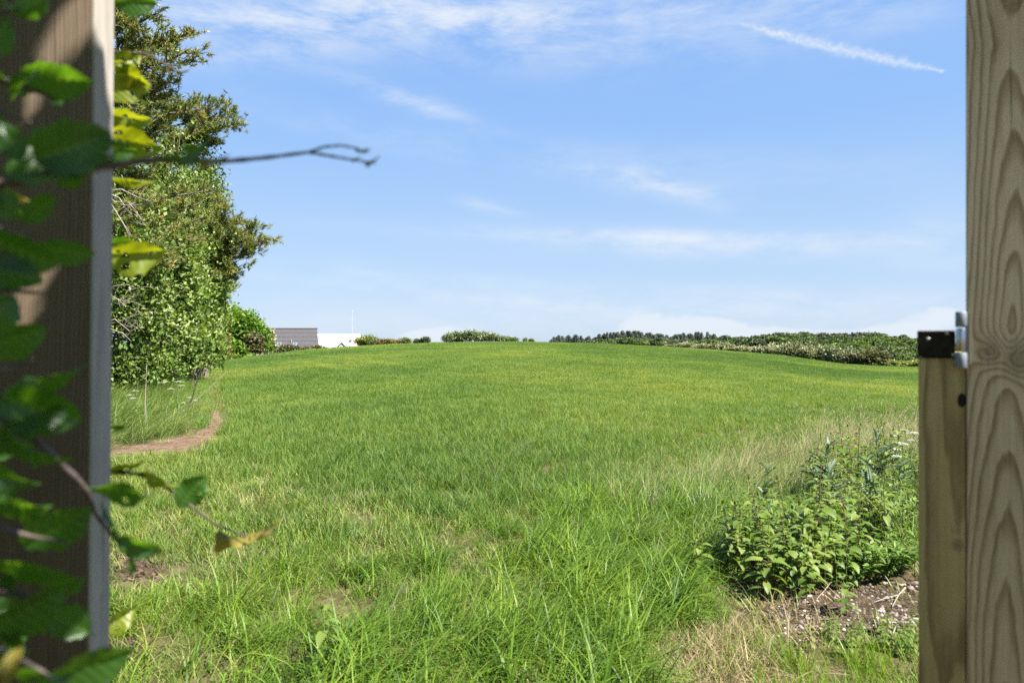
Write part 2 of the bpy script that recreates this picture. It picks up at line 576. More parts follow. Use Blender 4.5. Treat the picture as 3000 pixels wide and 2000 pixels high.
def wood_mat(name, ringscale, slope, x0, d0, knots, light, dark, streak=None, rough=0.7, stain=None, bumpk=0.35, segs=None, lowamp=0.022, edge=None):
    """sawn timber: growth rings of a tilted log cut by the faces (object space, z along the timber)"""
    m, t = material(name)
    tc = t.new('ShaderNodeTexCoord').outputs['Object']
    sp = t.new('ShaderNodeSeparateXYZ')
    t.put(sp.inputs[0], tc)
    low = t.noise(t.scale(tc, (6, 6, 1.6)), 1.0, 3, 0.5)
    mid = t.noise(t.scale(tc, (30, 30, 4)), 1.0, 4, 0.55)
    x = t.math('SUBTRACT', t.math('SUBTRACT', sp.outputs[0], x0), t.math('MULTIPLY', t.math('SINE', t.math('MULTIPLY', sp.outputs[2], 5.1)), .006))
    zz = t.math('ADD', sp.outputs[2], t.math('MULTIPLY', t.math('SUBTRACT', low, 0.5), 0.10))
    if segs:
        # the log tapers and bends: the cut runs in and out of the rings between the knots
        zk, ztop, zlow = segs
        upper = t.math('MINIMUM', t.math('SUBTRACT', zz, zk), t.math('SUBTRACT', ztop, zz))
        lower = t.math('SUBTRACT', zz, zlow)
        sw_ = t.math('GREATER_THAN', zz, zk)
        dz = t.math('ADD', t.math('MULTIPLY', upper, sw_), t.math('MULTIPLY', lower, t.math('SUBTRACT', 1.0, sw_)))
        dep = t.math('ADD', t.math('MULTIPLY', dz, slope), t.math('ADD', sp.outputs[1], d0))
    else:
        dep = t.math('ADD', t.math('MULTIPLY', zz, slope), t.math('ADD', sp.outputs[1], d0))
    rr = t.math('SQRT', t.math('ADD', t.math('MULTIPLY', x, x), t.math('MULTIPLY', dep, dep)))
    rr = t.math('ADD', rr, t.math('MULTIPLY', t.math('SUBTRACT', low, 0.5), lowamp))
    rr = t.math('ADD', rr, t.math('MULTIPLY', t.math('SUBTRACT', mid, 0.5), 0.003))
    kd = None
    for (kx, kz, ks, amp) in knots:
        dv = t.vmath('MULTIPLY', t.vmath('SUBTRACT', tc, (kx, 0, kz)), (1 / ks, 0, 0.8 / ks))
        q = t.vmath('DOT_PRODUCT', dv, dv, out=1)
        g = t.math('EXPONENT', t.math('MULTIPLY', q, -1.0))
        rr = t.math('ADD', rr, t.math('MULTIPLY', g, amp))
        kd = g if kd is None else t.math('MAXIMUM', kd, g)
    wob = t.noise(t.scale(tc, (14, 14, 3.5)), 1.0, 4, 0.6)
    ph = t.math('FRACT', t.math('ADD', t.math('MULTIPLY', rr, ringscale), t.math('MULTIPLY', wob, 2.1)))
    ring = t.ramp(ph, [(0.0, 0.0), (0.45, 0.12), (0.82, 1.0), (0.93, 0.9), (1.0, 0.0)])
    fine = t.noise(t.scale(tc, (160, 160, 5)), 1.0, 5, 0.6)
    ringv = t.math('MULTIPLY', ring, t.maprange(fine, 0.3, 0.7, 0.65, 1.0))
    col = t.mix(ringv, light, dark)
    col = t.mix(t.maprange(fine, 0.42, 0.75, 0, 0.28), col, tuple(c * 0.55 for c in dark))
    if kd is not None:
        col = t.mix(t.math('MULTIPLY', kd, 0.55), col, (.12, .085, .05))
    if stain:
        # algae and damp: an uneven green-brown stain low on the timber
        sn = t.noise(t.scale(tc, (9, 9, 2.5)), 1.0, 5, 0.6)
        sh = t.maprange(t.math('ADD', sp.outputs[2], t.math('MULTIPLY', t.math('SUBTRACT', sn, 0.5), 0.5)), stain[0], stain[1], 0.75, 0.0)
        col = t.mix(sh, col, t.mix(1.0, col, stain[2], 'MULTIPLY'))
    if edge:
        # the narrow edge face gets its own lighter grey
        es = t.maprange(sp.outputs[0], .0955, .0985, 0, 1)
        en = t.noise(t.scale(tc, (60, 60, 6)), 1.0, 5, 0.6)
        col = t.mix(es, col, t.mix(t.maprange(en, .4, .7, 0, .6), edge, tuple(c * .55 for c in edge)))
    ck = t.noise(t.scale(tc, (110, 110, 2.2)), 1.0, 2, 0.4)
    col = t.mix(t.maprange(ck, 0.70, 0.74, 0, 0.75), col, (.035, .028, .02))
    drt = t.noise(t.scale(tc, (7, 7, 5)), 1.0, 6, 0.65)
    col = t.mix(t.maprange(drt, 0.48, 0.75, 0, 0.45), col, t.mix(1.0, col, (.62, .58, .50), 'MULTIPLY'))
    bl = t.noise(t.scale(tc, (45, 45, 30)), 1.0, 3, 0.5)
    col = t.mix(t.maprange(bl, 0.70, 0.78, 0, 0.5), col, (.05, .045, .03))
    pb = t.new('ShaderNodeBsdfPrincipled')
    t.put(pb.inputs['Base Color'], col)
    pb.inputs['Roughness'].default_value = rough
    pb.inputs['Specular IOR Level'].default_value = 0.25
    b = t.new('ShaderNodeBump')
    b.inputs['Strength'].default_value = bumpk
    b.inputs['Distance'].default_value = 0.0015
    t.put(b.inputs['Height'], t.math('ADD', fine, t.math('MULTIPLY', ringv, 0.5)))
    t.l.new(b.outputs[0], pb.inputs['Normal'])
    out = t.new('ShaderNodeOutputMaterial')
    t.l.new(pb.outputs[0], out.inputs[0])
    return m


# ------------------------------------------------------------------ terrain
_hp = [-600, 200, 622, 800, 911, 1020, 1164, 1381, 1506, 1710, 1900, 2000, 2081, 2261, 2442, 2550, 2690, 3600]
_hy = [1070, 1068, 1062, 1036, 1023, 1014, 1006, 1000, 999, 1003, 1012, 1017, 1023, 1037, 1063, 1070, 1073, 1076]
_dY = [34, 36, 40, 58, 66, 72, 78, 82, 84, 84, 82, 80, 76, 68, 60, 56, 54, 50]
_fl = [-2.2, -2.2, -2.2, -2.2, -2.2, -2.2, -2.2, -2.2, -2.4, -3.2, -4.4, -5.2, -6.0, -7.5, -9, -9.5, -9.5, -9.5]
_th = np.arctan((np.array(_hp) - 1500) / F)
_tt = np.linspace(-R(60), R(60), 481)


def _smooth(vals):
    a = np.interp(_tt, _th, vals)
    k = np.hanning(19)
    k /= k.sum()
    p = np.pad(a, 9, mode='edge')
    return np.convolve(p, k, mode='valid')


_GOAL = np.interp(_tt, _th, [(1000 - y) / F for y in _hy]) * np.cos(_tt)
_S = _GOAL.copy()
_D = _smooth(_dY) / np.cos(_tt)
_FL = _smooth(_fl)


def gz(x, y):
    """height of the ground"""
    x = np.asarray(x, float)
    y = np.asarray(y, float)
    r = np.hypot(x, y)
    th = np.arctan2(x, y)
    tc = np.clip(th, -R(50), R(50))
    s = np.interp(tc, _tt, _S)
    D = np.interp(tc, _tt, _D)
    fl = np.interp(tc, _tt, _FL)
    c = H / D ** 2
    b = s + 2 * H / D
    q = b * r - c * r * r
    far = np.clip((r - 170) / 360, 0, 1)
    fl = fl + (-2.4 - fl) * (far * far * (3 - 2 * far)) * np.where(fl < -3, 1, 0)
    k = 0.9
    e = np.clip((q - fl) / k, -40, 40)
    z = fl + k * np.log1p(np.exp(e))
    w = np.clip((R(100) - np.abs(th)) / R(50), 0, 1)
    w = w * w * (3 - 2 * w)
    und = 0.012 * np.sin(x * 1.7 + 1.3) * np.sin(y * 1.3) + 0.02 * np.sin(x * .45 + y * .3)
    return z * w + und * np.clip(r / 3, 0, 1)


# settle the crest so that its line, crop included, runs where it should
for _ in range(6):
    _r = np.linspace(15, 115, 260)[:, None]
    _zz = gz(np.sin(_tt)[None] * _r, np.cos(_tt)[None] * _r) + .10
    _S = _S + np.convolve(np.pad(_GOAL - ((_zz - H) / _r).max(axis=0), 3, mode='edge'), np.ones(7) / 7, mode='valid')


def proj(x, y, z):
    return 1500 + F * x / y, 1000 - F * (z - H) / y


def ground_at(px, py):
    u = (px - 1500) / F
    v = (1000 - py) / F
    Y = np.concatenate([np.linspace(0.8, 20, 800), np.linspace(20, 200, 1500)])
    g = gz(u * Y, Y)
    hit = np.nonzero(H + v * Y < g)[0]
    i = hit[0] if len(hit) else len(Y) - 1
    return np.array([u * Y[i], Y[i], g[i]])


def ground_grid():
    ang = np.concatenate([np.linspace(-PI, -R(55), 40)[:-1], np.linspace(-R(55), R(55), 220), np.linspace(R(55), PI, 40)[1:-1]])
    rad = np.concatenate([[0.05], np.geomspace(0.3, 120, 190), np.geomspace(125, 6000, 70)])
    A, RR = np.meshgrid(ang, rad)
    X = np.sin(A) * RR
    Y = np.cos(A) * RR
    Z = gz(X, Y)
    v = np.stack([X, Y, Z], -1).reshape(-1, 3)
    na = len(ang)
    i = np.arange(len(rad) - 1)[:, None] * na
    j = np.arange(na)[None]
    f = np.stack([i + j, i + (j + 1) % na, i + na + (j + 1) % na, i + na + j], -1).reshape(-1, 4)[:, ::-1]
    mb = MB()
    mb.add(v, f)
    return tag(mb.build('ground', M_ground), kind='structure')


ground_grid()


def sheet(name, poly_px, mat, lift=0.004, step=14, rag=0.03):
    """a patch of bare earth lying on the ground, ragged outline"""
    pts = []
    n = len(poly_px)
    for i in range(n):
        a = np.array(poly_px[i], float)
        b = np.array(poly_px[(i + 1) % n], float)
        k = max(2, int(np.linalg.norm(b - a) / step))
        for t in range(k):
            p = a + (b - a) * t / k
            g = ground_at(p[0], p[1])
            j = rag * g[1] ** 0.5
            pts.append((g[0] + rng.normal() * j * .5, g[1] + rng.normal() * j))
    bm = bmesh.new()
    vs = [bm.verts.new((p[0], p[1], 0)) for p in pts]
    es = [bm.edges.new((vs[i], vs[(i + 1) % len(vs)])) for i in range(len(vs))]
    bmesh.ops.triangle_fill(bm, use_beauty=True, use_dissolve=False, edges=es)
    for _ in range(2):
        bmesh.ops.subdivide_edges(bm, edges=[e for e in bm.edges if e.calc_length() > 0.25], cuts=1, use_grid_fill=False)
        bmesh.ops.triangulate(bm, faces=bm.faces)
    for v in bm.verts:
        v.co.z = float(gz(v.co.x, v.co.y)) + lift + (0.0 if v.is_boundary else .006 + .008 * mnoise.noise(Vector((v.co.x * 9, v.co.y * 9, 1.3))))
    bm.normal_update()
    for f in bm.faces:
        if f.normal.z < 0:
            f.normal_flip()
    me = bpy.data.meshes.new(name)
    bm.to_mesh(me)
    bm.free()
    me.materials.append(mat)
    o = bpy.data.objects.new(name, me)
    COL.objects.link(o)
    return tag(o, kind='structure')


PATH = [(655, 1240), (652, 1290), (605, 1322), (520, 1338), (420, 1345), (300, 1352), (300, 1316), (430, 1302), (520, 1283), (572, 1268), (612, 1255),
        (622, 1200), (612, 1140), (613, 1092), (624, 1092), (645, 1150), (654, 1200)]
GRAV = [(2235, 1800), (2330, 1762), (2480, 1732), (2600, 1712), (2800, 1690), (2800, 1835), (2600, 1852), (2480, 1852), (2350, 1884), (2262, 1872)]
SPOT1 = [(320, 1615), (420, 1628), (470, 1660), (440, 1710), (330, 1700)]
SPOT2 = [(320, 1880), (400, 1890), (430, 1930), (330, 1950)]
sheet('dirt_path', PATH, M_dirt)
sheet('gravel_patch', GRAV, M_gravel)
sheet('bare_soil', SPOT1, M_dirt)
sheet('bare_soil', SPOT2, M_dirt)


def in_poly(px, py, poly):
    px = np.asarray(px)
    py = np.asarray(py)
    inside = np.zeros(px.shape, bool)
    n = len(poly)
    j = n - 1
    for i in range(n):
        xi, yi = poly[i]
        xj, yj = poly[j]
        c = ((yi > py) != (yj > py)) & (px < (xj - xi) * (py - yi) / (yj - yi + 1e-9) + xi)
        inside ^= c
        j = i
    return inside


# ------------------------------------------------------------------ grass


def tuft(name, mat, n, r, h, w, lean, curve, wind=0.0, seg=4, seeds=0.0, dry=0.0):
    """a handful of blades; wind 1 leans every blade to +x"""
    mb = MB()
    for i in range(n):
        a = random.uniform(0, 2 * PI)
        rad = r * math.sqrt(random.random())
        base = np.array([rad * math.cos(a), rad * math.sin(a), -0.01])
        phi = random.uniform(0, 2 * PI) if random.random() > wind else random.gauss(0, 0.5)
        hh = random.uniform(*h)
        th = abs(random.gauss(lean, lean * 0.5)) + 0.03
        cv = random.uniform(0.3, 1.2) * curve
        ww = random.uniform(0.6, 1.15) * w
        d = np.array([math.cos(phi), math.sin(phi), 0])
        tw = random.uniform(-0.9, 0.9)
        s = np.array([-math.sin(phi + tw), math.cos(phi + tw), 0])
        p = base.copy()
        vs = []
        isseed = random.random() < seeds
        if isseed:
            hh *= 1.35
            ww *= 0.45
        for k in range(seg + 1):
            t = k / seg
            wk = ww * (1 - t ** 2.2) * (0.75 + 0.6 * t if t < .5 else 1.05)
            vs.append(p - s * wk * .5)
            vs.append(p + s * wk * .5)
            ang = th + cv * t
            p = p + (d * math.sin(ang) + np.array([0, 0, math.cos(ang)])) * hh / seg
        f = [(2 * k, 2 * k + 1, 2 * k + 3, 2 * k + 2) for k in range(seg)]
        rn = min(1, max(0, random.gauss(0.43, 0.28)))
        if random.random() < dry or isseed:
            rn = random.uniform(0.85, 1.0)
        mb.add(vs, f, rn)
        if isseed:
            q = vs[-2] - 0.0 * d
            dirn = norm(vs[-1] + vs[-2] - vs[-3] - vs[-4])
            for k in range(7):
                c = q - dirn * 0.012 * k
                o = norm(rng.normal(size=3)) * .006 + dirn * .012
                sd = norm(np.cross(o, rng.normal(size=3))) * 0.0022
                mb.add([c - sd, c + sd, c + o], [(0, 1, 2)], random.uniform(.75, 1))
    return mb.mesh(name, mat)


_PROTO_N = [0]


def scatter(name, protos, P, rz, scl, tint, tilt=None, label=None):
    """one object of kind stuff: tufts placed on points by geometry nodes"""
    _PROTO_N[0] += 1
    coll = bpy.data.collections.new('tufts_%02d' % _PROTO_N[0])
    for k, me in enumerate(protos):
        coll.objects.link(bpy.data.objects.new('tuft_%02d_%02d' % (_PROTO_N[0], k), me))
    n = len(P)
    me = bpy.data.meshes.new(name)
    me.vertices.add(n)
    me.vertices.foreach_set('co', np.asarray(P, np.float32).ravel())
    rot = np.zeros((n, 3), np.float32)
    if tilt is not None:
        rot[:, 0:2] = tilt
    rot[:, 2] = rz
    for nm, typ, key, val in (('rot', 'FLOAT_VECTOR', 'vector', rot), ('scl', 'FLOAT', 'value', scl), ('tint', 'FLOAT', 'value', tint)):
        at = me.attributes.new(nm, typ, 'POINT')
        at.data.foreach_set(key, np.asarray(val, np.float32).ravel())
    at = me.attributes.new('pick', 'INT', 'POINT')
    at.data.foreach_set('value', rng.integers(0, len(protos), n).astype(np.int32))
    o = bpy.data.objects.new(name, me)
    COL.objects.link(o)
    ng = bpy.data.node_groups.new(name + '_nodes', 'GeometryNodeTree')
    ng.interface.new_socket('Geometry', in_out='INPUT', socket_type='NodeSocketGeometry')
    ng.interface.new_socket('Geometry', in_out='OUTPUT', socket_type='NodeSocketGeometry')
    N = ng.nodes
    gi = N.new('NodeGroupInput')
    go = N.new('NodeGroupOutput')
    ci = N.new('GeometryNodeCollectionInfo')
    ci.inputs['Collection'].default_value = coll
    ci.inputs['Separate Children'].default_value = True
    ci.inputs['Reset Children'].default_value = True
    ip = N.new('GeometryNodeInstanceOnPoints')
    ip.inputs['Pick Instance'].default_value = True

    def attr(nm, typ):
        a = N.new('GeometryNodeInputNamedAttribute')
        a.data_type = typ
        a.inputs['Name'].default_value = nm
        return a.outputs['Attribute']
    e2r = N.new('FunctionNodeEulerToRotation')
    ng.links.new(attr('rot', 'FLOAT_VECTOR'), e2r.inputs[0])
    ng.links.new(gi.outputs[0], ip.inputs['Points'])
    ng.links.new(ci.outputs[0], ip.inputs['Instance'])
    ng.links.new(attr('pick', 'INT'), ip.inputs['Instance Index'])
    ng.links.new(e2r.outputs[0], ip.inputs['Rotation'])
    ng.links.new(attr('scl', 'FLOAT'), ip.inputs['Scale'])
    ng.links.new(ip.outputs[0], go.inputs[0])
    md = o.modifiers.new('scatter', 'NODES')
    md.node_group = ng
    return tag(o, label, 'grass', kind='stuff')


def wedge(y0, y1, density, umin=-0.86, umax=0.86):
    area = 0.5 * (umax - umin) * (y1 ** 2 - y0 ** 2)
    n = int(area * density)
    Y = np.sqrt(rng.uniform(y0 ** 2, y1 ** 2, n))
    X = rng.uniform(umin, umax, n) * Y
    return X, Y


def vnoise(x, y, s, seed=0.0):
    """cheap smooth value noise 0..1 (numpy)"""
    out = np.zeros_like(x)
    tot = 0
    for o, a in ((1, 1.0), (2.1, 0.5), (4.3, 0.25)):
        ph = seed * 3.1 + o
        v = np.sin(x * s * o * 1.3 + ph + 1.7 * np.sin(y * s * o * 0.9 + ph * 1.3)) * np.cos(y * s * o * 1.1 - ph + 1.3 * np.sin(x * s * o * .7 + ph))
        out += a * v
        tot += a
    return 0.5 + 0.5 * out / tot


def lushline(px):
    return np.interp(px, [0, 320, 700, 1000, 1350, 1600, 1900, 2150, 2700, 3200], [1790, 1775, 1690, 1655, 1570, 1510, 1440, 1370, 1330, 1330])


def fieldline(px):
    """below this the crop gives way to trampled turf"""
    return np.interp(px, [0, 320, 640, 900, 1200, 1500, 1800, 2100, 3000], [1300, 1330, 1330, 1440, 1480, 1520, 1470, 1380, 1300])


def classify(X, Y):
    Z = gz(X, Y)
    px, py = proj(X, Y, Z)
    j = (vnoise(X, Y, 2.2, 1) - .5)
    pyj = py + j * 110
    pxj = px + (vnoise(X, Y, 2.6, 5) - .5) * 70
    grav = in_poly(pxj + 0, py + j * 40, GRAV)
    path = in_poly(px + j * 25, py + j * 8, PATH)
    spot = in_poly(px, py, SPOT1) | in_poly(px, py, SPOT2)
    left = (px < np.interp(py, [1040, 1090, 1140, 1200, 1260, 1300, 1345, 1400], [590, 590, 584, 594, 576, 482, 300, 250])) & (py < 1350)
    straw = ((px - 2080) / 220) ** 2 + ((pyj - 1930) / 90) ** 2 < 1
    straw |= ((px - 2330) / 150) ** 2 + ((py - 1885) / 30) ** 2 < 1
    lawn = (px > 2120 + j * 150) & (py > 1885 + j * 60)
    lush = pyj > lushline(px)
    tramp = pyj > fieldline(px)
    return Z, px, py, grav, path, spot, left, straw, lawn, lush, tramp


# --- prototypes
crop0 = [tuft('crop_tuft', M_crop, 40, .085, (.06, .14), .0043, .38, 1.1, .3, 5) for _ in range(6)]
crop1 = [tuft('crop_tuft', M_crop, 180, .24, (.06, .13), .0047, .38, 1.1, .35, 4) for _ in range(5)]
crop2 = [tuft('crop_tuft', M_crop, 520, .75, (.06, .12), .0075, .42, 1.0, .35, 3) for _ in range(4)]
lush0 = [tuft('lush_tuft', M_lush, 32, .085, (.14, .35), w_, .36, 2.2, .60, 7, dry=.025) for w_ in (.0050, .0058, .0066, .0074, .0086, .0054)]
lush1 = [tuft('fine_tuft', M_lush, 46, .08, (.12, .30), .0028, .40, 1.4, .5, 6, dry=.05) for _ in range(3)]
short0 = [tuft('short_tuft', M_short, 22, .085, (.03, .10), .0050, .55, .9, .15, 3, dry=.08) for _ in range(6)]
straw0 = [tuft('straw_tuft', M_straw, 46, .10, (.05, .15), .0036, 1.05, .9, .1, 3) for _ in range(4)]
lawn0 = [tuft('lawn_tuft', M_lawn, 34, .075, (.05, .14), .0034, .30, .7, .2, 4) for _ in range(4)]
dry0 = [tuft('dry_tuft', M_straw, 26, .09, (.30, .60), .0030, .40, .9, .95, 6, seeds=.35) for _ in range(4)]
verge0 = [tuft('verge_tuft', M_verge, 60, .16, (.25, .55), .0060, .45, 1.4, .75, 6, dry=.12) for _ in range(5)]
verge1 = [tuft('verge_tuft', M_verge, 60, .35, (.30, .62), .012, .40, .8, .85, 4, dry=.18) for _ in range(4)]

# --- the crop on the field
CP, CS, CT = [[], [], []], [[], [], []], [[], [], []]
for lod, (y0, y1, dens) in enumerate(((2.0, 9.5, 165), (9.5, 34, 36), (34, 118, 4.0))):
    X, Y = wedge(y0, y1, dens)
    Z, px, py, grav, path, spot, left, straw, lawn, lush, tramp = classify(X, Y)
    thin = vnoise(X, Y, .9, 2)
    keep = ~(grav | path | spot | left | straw | lawn | lush)
    keep &= ~((py < 1240) & (in_poly(px - 12, py, PATH) | in_poly(px - 22, py, PATH) | in_poly(px + 10, py, PATH)))
    keep &= ~tramp | (rng.random(len(X)) < np.where(thin > .5, .55, .22))
    r = np.hypot(X, Y)
    D = np.interp(np.arctan2(X, Y), _tt, _D)
    keep &= r < D * 1.18
    X, Y, Z = X[keep], Y[keep], Z[keep]
    big = vnoise(X, Y, .16, 3)
    # tramlines: pairs of paler wheel tracks running alongside the hedgerow
    dd = (X + 5.3) * .902 + (Y - 12) * .431 + .5 * np.sin(Y * .06)
    tram = np.zeros(len(X))
    for off in (4.2, 6.0, 16.2, 18.0, 28.2, 30.0):
        tram = np.maximum(tram, np.exp(-((dd - off) / .28) ** 2))
    tram *= np.clip((Y - 12) / 10, 0, 1)
    CP[lod] = np.stack([X, Y, Z], -1)
    CS[lod] = rng.uniform(.75, 1.2, len(X)) * (0.75 + 0.5 * vnoise(X, Y, .7, 8)) * (1 - .35 * tram)
    CT[lod] = np.clip(rng.normal(.45, .18, len(X)) + (big - .5) * .8 + tram * .4 + (vnoise(X, Y, .55, 21) - .5) * .4, 0, 1)
for lod, pr in enumerate((crop0, crop1, crop2)):
    n = len(CP[lod])
    scatter('crop_grass', pr, CP[lod], rng.uniform(0, 2 * PI, n), CS[lod], CT[lod],
            label=['young green cereal crop nearest the gate', 'young green cereal crop across the middle of the field', 'young green cereal crop covering the far rise of the field'][lod])

# --- trampled turf between the gate and the field
X, Y = wedge(1.2, 9.5, 150)
Z, px, py, grav, path, spot, left, straw, lawn, lush, tramp = classify(X, Y)
bare = vnoise(X, Y, 3.1, 4)
k = tramp & ~(grav | path | spot | left | lawn)
k &= ~lush | (rng.random(len(X)) < .35)
k &= (rng.random(len(X)) < np.clip((bare - .12) * 2.8, .22, 1))
k &= ~straw | (rng.random(len(X)) < .25)
edge = (path | grav | spot) & (rng.random(len(X)) < .035)
k |= edge
n = k.sum()
scatter('trampled_grass', short0, np.stack([X, Y, Z], -1)[k], rng.uniform(0, 2 * PI, n), rng.uniform(.7, 1.35, n), np.clip(rng.normal(.45, .22, n), 0, 1),
        label='short yellowish trampled grass with bare soil between')
k2 = k & (rng.random(len(X)) < .16)
n = k2.sum()
scatter('dead_thatch', straw0, np.stack([X, Y, Z], -1)[k2], rng.uniform(0, 2 * PI, n), rng.uniform(.6, 1.3, n), rng.uniform(.2, 1, n), label='dead thatch lying between the trampled grass tufts')

X, Y = wedge(8, 24, 34, -.6, -.36)
Z, px, py, grav, path, spot, left, straw, lawn, lush, tramp = classify(X, Y)
k = path & (rng.random(len(X)) < np.clip(vnoise(X, Y, 2.0, 44) * 1.3 - .35, .04, .7))
n = k.sum()
scatter('track_grass', short0, np.stack([X, Y, Z], -1)[k], rng.uniform(0, 2 * PI, n), rng.uniform(.6, 1.2, n), rng.uniform(.3, .9, n), label='sparse grass tufts growing on the dirt path')

# --- long lush grass in front
X, Y = wedge(1.1, 7.5, 185)
Z, px, py, grav, path, spot, left, straw, lawn, lush, tramp = classify(X, Y)
den = vnoise(X, Y, 2.4, 6)
k = lush & ~(grav | straw | lawn | spot | path)
k &= rng.random(len(X)) < np.clip((den - .12) * 2.2, .10, 1)
k &= ~((px > np.interp(py, [1450, 1600, 1750, 1900, 2100], [2400, 2180, 2060, 1960, 1900]) + (vnoise(X, Y, 4.0, 31) - .5) * 160) & (py > 1600))
X, Y, Z, den, px, py = X[k], Y[k], Z[k], den[k], px[k], py[k]
n = len(X)
fine = vnoise(X, Y, 1.4, 9) > .80
tall = (0.45 + 0.85 * vnoise(X, Y, 2.0, 12)) * np.interp(px, [300, 700, 1100, 1700, 2100, 2600], [.62, .8, 1.0, 1.05, .9, .9]) * np.interp(py, [1400, 1600, 1800, 2200], [.85, 1.0, 1.05, 1.0])
P = np.stack([X, Y, Z], -1)
rz = rng.normal(0.25, .7, n)
tn = np.clip(rng.normal(.42, .2, n), 0, 1)
scatter('long_grass', lush0, P[~fine], rz[~fine], (tall * rng.uniform(.75, 1.2, n))[~fine], tn[~fine], label='long lush green grass bending over in front of the gate')
scatter('fine_grass', lush1, P[fine], rz[fine], (tall * rng.uniform(.75, 1.2, n))[fine], tn[fine], label='fine upright grass mixed into the long grass before the gate')

# --- dense undergrowth below the long grass and between the tufts
X, Y = wedge(1.1, 8.0, 150)
Z, px, py, grav, path, spot, left, straw, lawn, lush, tramp = classify(X, Y)
k = (lush | (tramp & (vnoise(X, Y, 1.6, 14) > .42))) & ~(grav | straw | lawn | path | spot) & (rng.random(len(X)) < .85)
k &= ~((px > 2150) & (py > 1640))
n = k.sum()
scatter('under_grass', lush0 + lush1, np.stack([X, Y, Z], -1)[k], rng.uniform(0, 2 * PI, n), rng.uniform(.28, .52, n), np.clip(rng.normal(.38, .2, n), 0, 1), label='short dense undergrowth of grass below the long blades')

# --- straw and lawn on the right
X, Y = wedge(1.2, 3.6, 230, 0.1, .86)
Z, px, py, grav, path, spot, left, straw, lawn, lush, tramp = classify(X, Y)
k = (straw & (rng.random(len(X)) < .95)) | (grav & (rng.random(len(X)) < .05))
n = k.sum()
scatter('dead_grass', straw0, np.stack([X, Y, Z], -1)[k], rng.uniform(0, 2 * PI, n), rng.uniform(.7, 1.4, n), rng.uniform(.35, 1, n), label='pale brown dead grass lying flat beside the gravel')
k = lawn & ~grav & (rng.random(len(X)) < np.where(straw, .3, .95))
n = k.sum()
scatter('lawn_grass', lawn0, np.stack([X, Y, Z], -1)[k], rng.uniform(0, 2 * PI, n), rng.uniform(.7, 1.2, n), rng.uniform(.1, .9, n), label='bright green short grass below the gravel by the gate')

# --- bleached seeding grass along the right verge
X, Y = wedge(3.6, 11.5, 38, .12, .86)
Z = gz(X, Y)
px, py = proj(X, Y, Z)
line = np.interp(px, [1700, 1900, 2150, 2400, 2700, 3200], [1470, 1425, 1370, 1315, 1265, 1240])
j = (vnoise(X, Y, 1.9, 3) - .5) * 60
k = (py + j > line) & (py + j < line + np.interp(px, [1700, 2100, 2700], [70, 130, 190])) & (px > 1750)
n = k.sum()
scatter('seeding_grass', dry0, np.stack([X, Y, Z], -1)[k], rng.normal(0.2, .45, n), rng.uniform(.5, .95, n) * np.interp(px[k], [1750, 2200, 2700], [.75, .95, 1.15]), np.clip(rng.normal(.5, .25, n), 0, 1), label='bleached seeding grass blown sideways along the right verge')
k2 = (py + j > line + 10) & (px > 1850) & (py < 1760) & (rng.random(len(X)) < .85) & ~in_poly(px, py, GRAV) & ~((px > 2150) & (py > 1600))
n = k2.sum()
scatter('verge_grass', [m for m in verge0], np.stack([X, Y, Z], -1)[k2], rng.normal(0.2, .6, n), rng.uniform(.45, .85, n), rng.uniform(.1, .7, n), label='tall green verge grass behind the nettles on the right')

# --- tall verge along the left hedge
X, Y = wedge(5.5, 60, 26, -.86, -.38)
kk = rng.random(len(X)) < np.clip(14 / Y, .25, 1)
X, Y = X[kk], Y[kk]
Z, px, py, grav, path, spot, left, straw, lawn, lush, tramp = classify(X, Y)
k = left & ~path & (py < 1340)
X, Y, Z = X[k], Y[k], Z[k]
n = len(X)
near = Y < 16
P = np.stack([X, Y, Z], -1)
scatter('verge_grass', verge0, P[near], rng.normal(0.0, .5, near.sum()), rng.uniform(.65, 1.05, near.sum()) * np.interp(proj(P[near, 0], P[near, 1], P[near, 2])[0], [300, 470, 550, 600], [1.0, .9, .5, .28]), np.clip(rng.normal(.42, .22, near.sum()), 0, 1), label='tall green grass at the foot of the left hedge')
fr = ~near
scatter('verge_grass', verge1, P[fr], rng.normal(0.0, .5, fr.sum()), rng.uniform(.3, .5, fr.sum()), np.clip(rng.normal(.65, .2, fr.sum()), 0, 1), label='yellowing tall grass along the far part of the left hedge')
# rough strip behind the crest on the left, in front of the bright tree
X, Y = wedge(40, 95, 2.2, -.46, -.335)
Z = gz(X, Y)
r = np.hypot(X, Y)
D = np.interp(np.arctan2(X, Y), _tt, _D)
k = r > D * 1.02
n = k.sum()
scatter('rough_grass', verge1, np.stack([X, Y, Z], -1)[k], rng.normal(0, .6, n), rng.uniform(.3, .6, n), np.clip(rng.normal(.7, .15, n), 0, 1), label='rough grass strip below the bright green tree')

# --- pebbles
mb = MB()
ico = bmesh.new()
bmesh.ops.create_icosphere(ico, subdivisions=2, radius=1.0)
IV = np.array([v.co[:] for v in ico.verts])
IF = np.array([[v.index for v in f.verts] for f in ico.faces])
ico.free()
cnt = 0
while cnt < 620:
    px, py = rng.uniform(2235, 2800), rng.uniform(1690, 1890)
    if not in_poly(np.array([px]), np.array([py]), GRAV)[0]:
        continue
    g = ground_at(px, py)
    s = abs(rng.normal(.0035, .0035)) + .0022
    v = IV * (1 + .22 * np.sin(IV @ rng.normal(size=(3, 3)) * 2.0)) * s * np.array([rng.uniform(.8, 1.5), rng.uniform(.7, 1.1), rng.uniform(.45, .8)])
    a = rng.uniform(0, 2 * PI)
    v = v @ np.array([[math.cos(a), math.sin(a), 0], [-math.sin(a), math.cos(a), 0], [0, 0, 1]])
    mb.add(v + g + np.array([0, 0, .0075]), IF, rng.random())
    cnt += 1
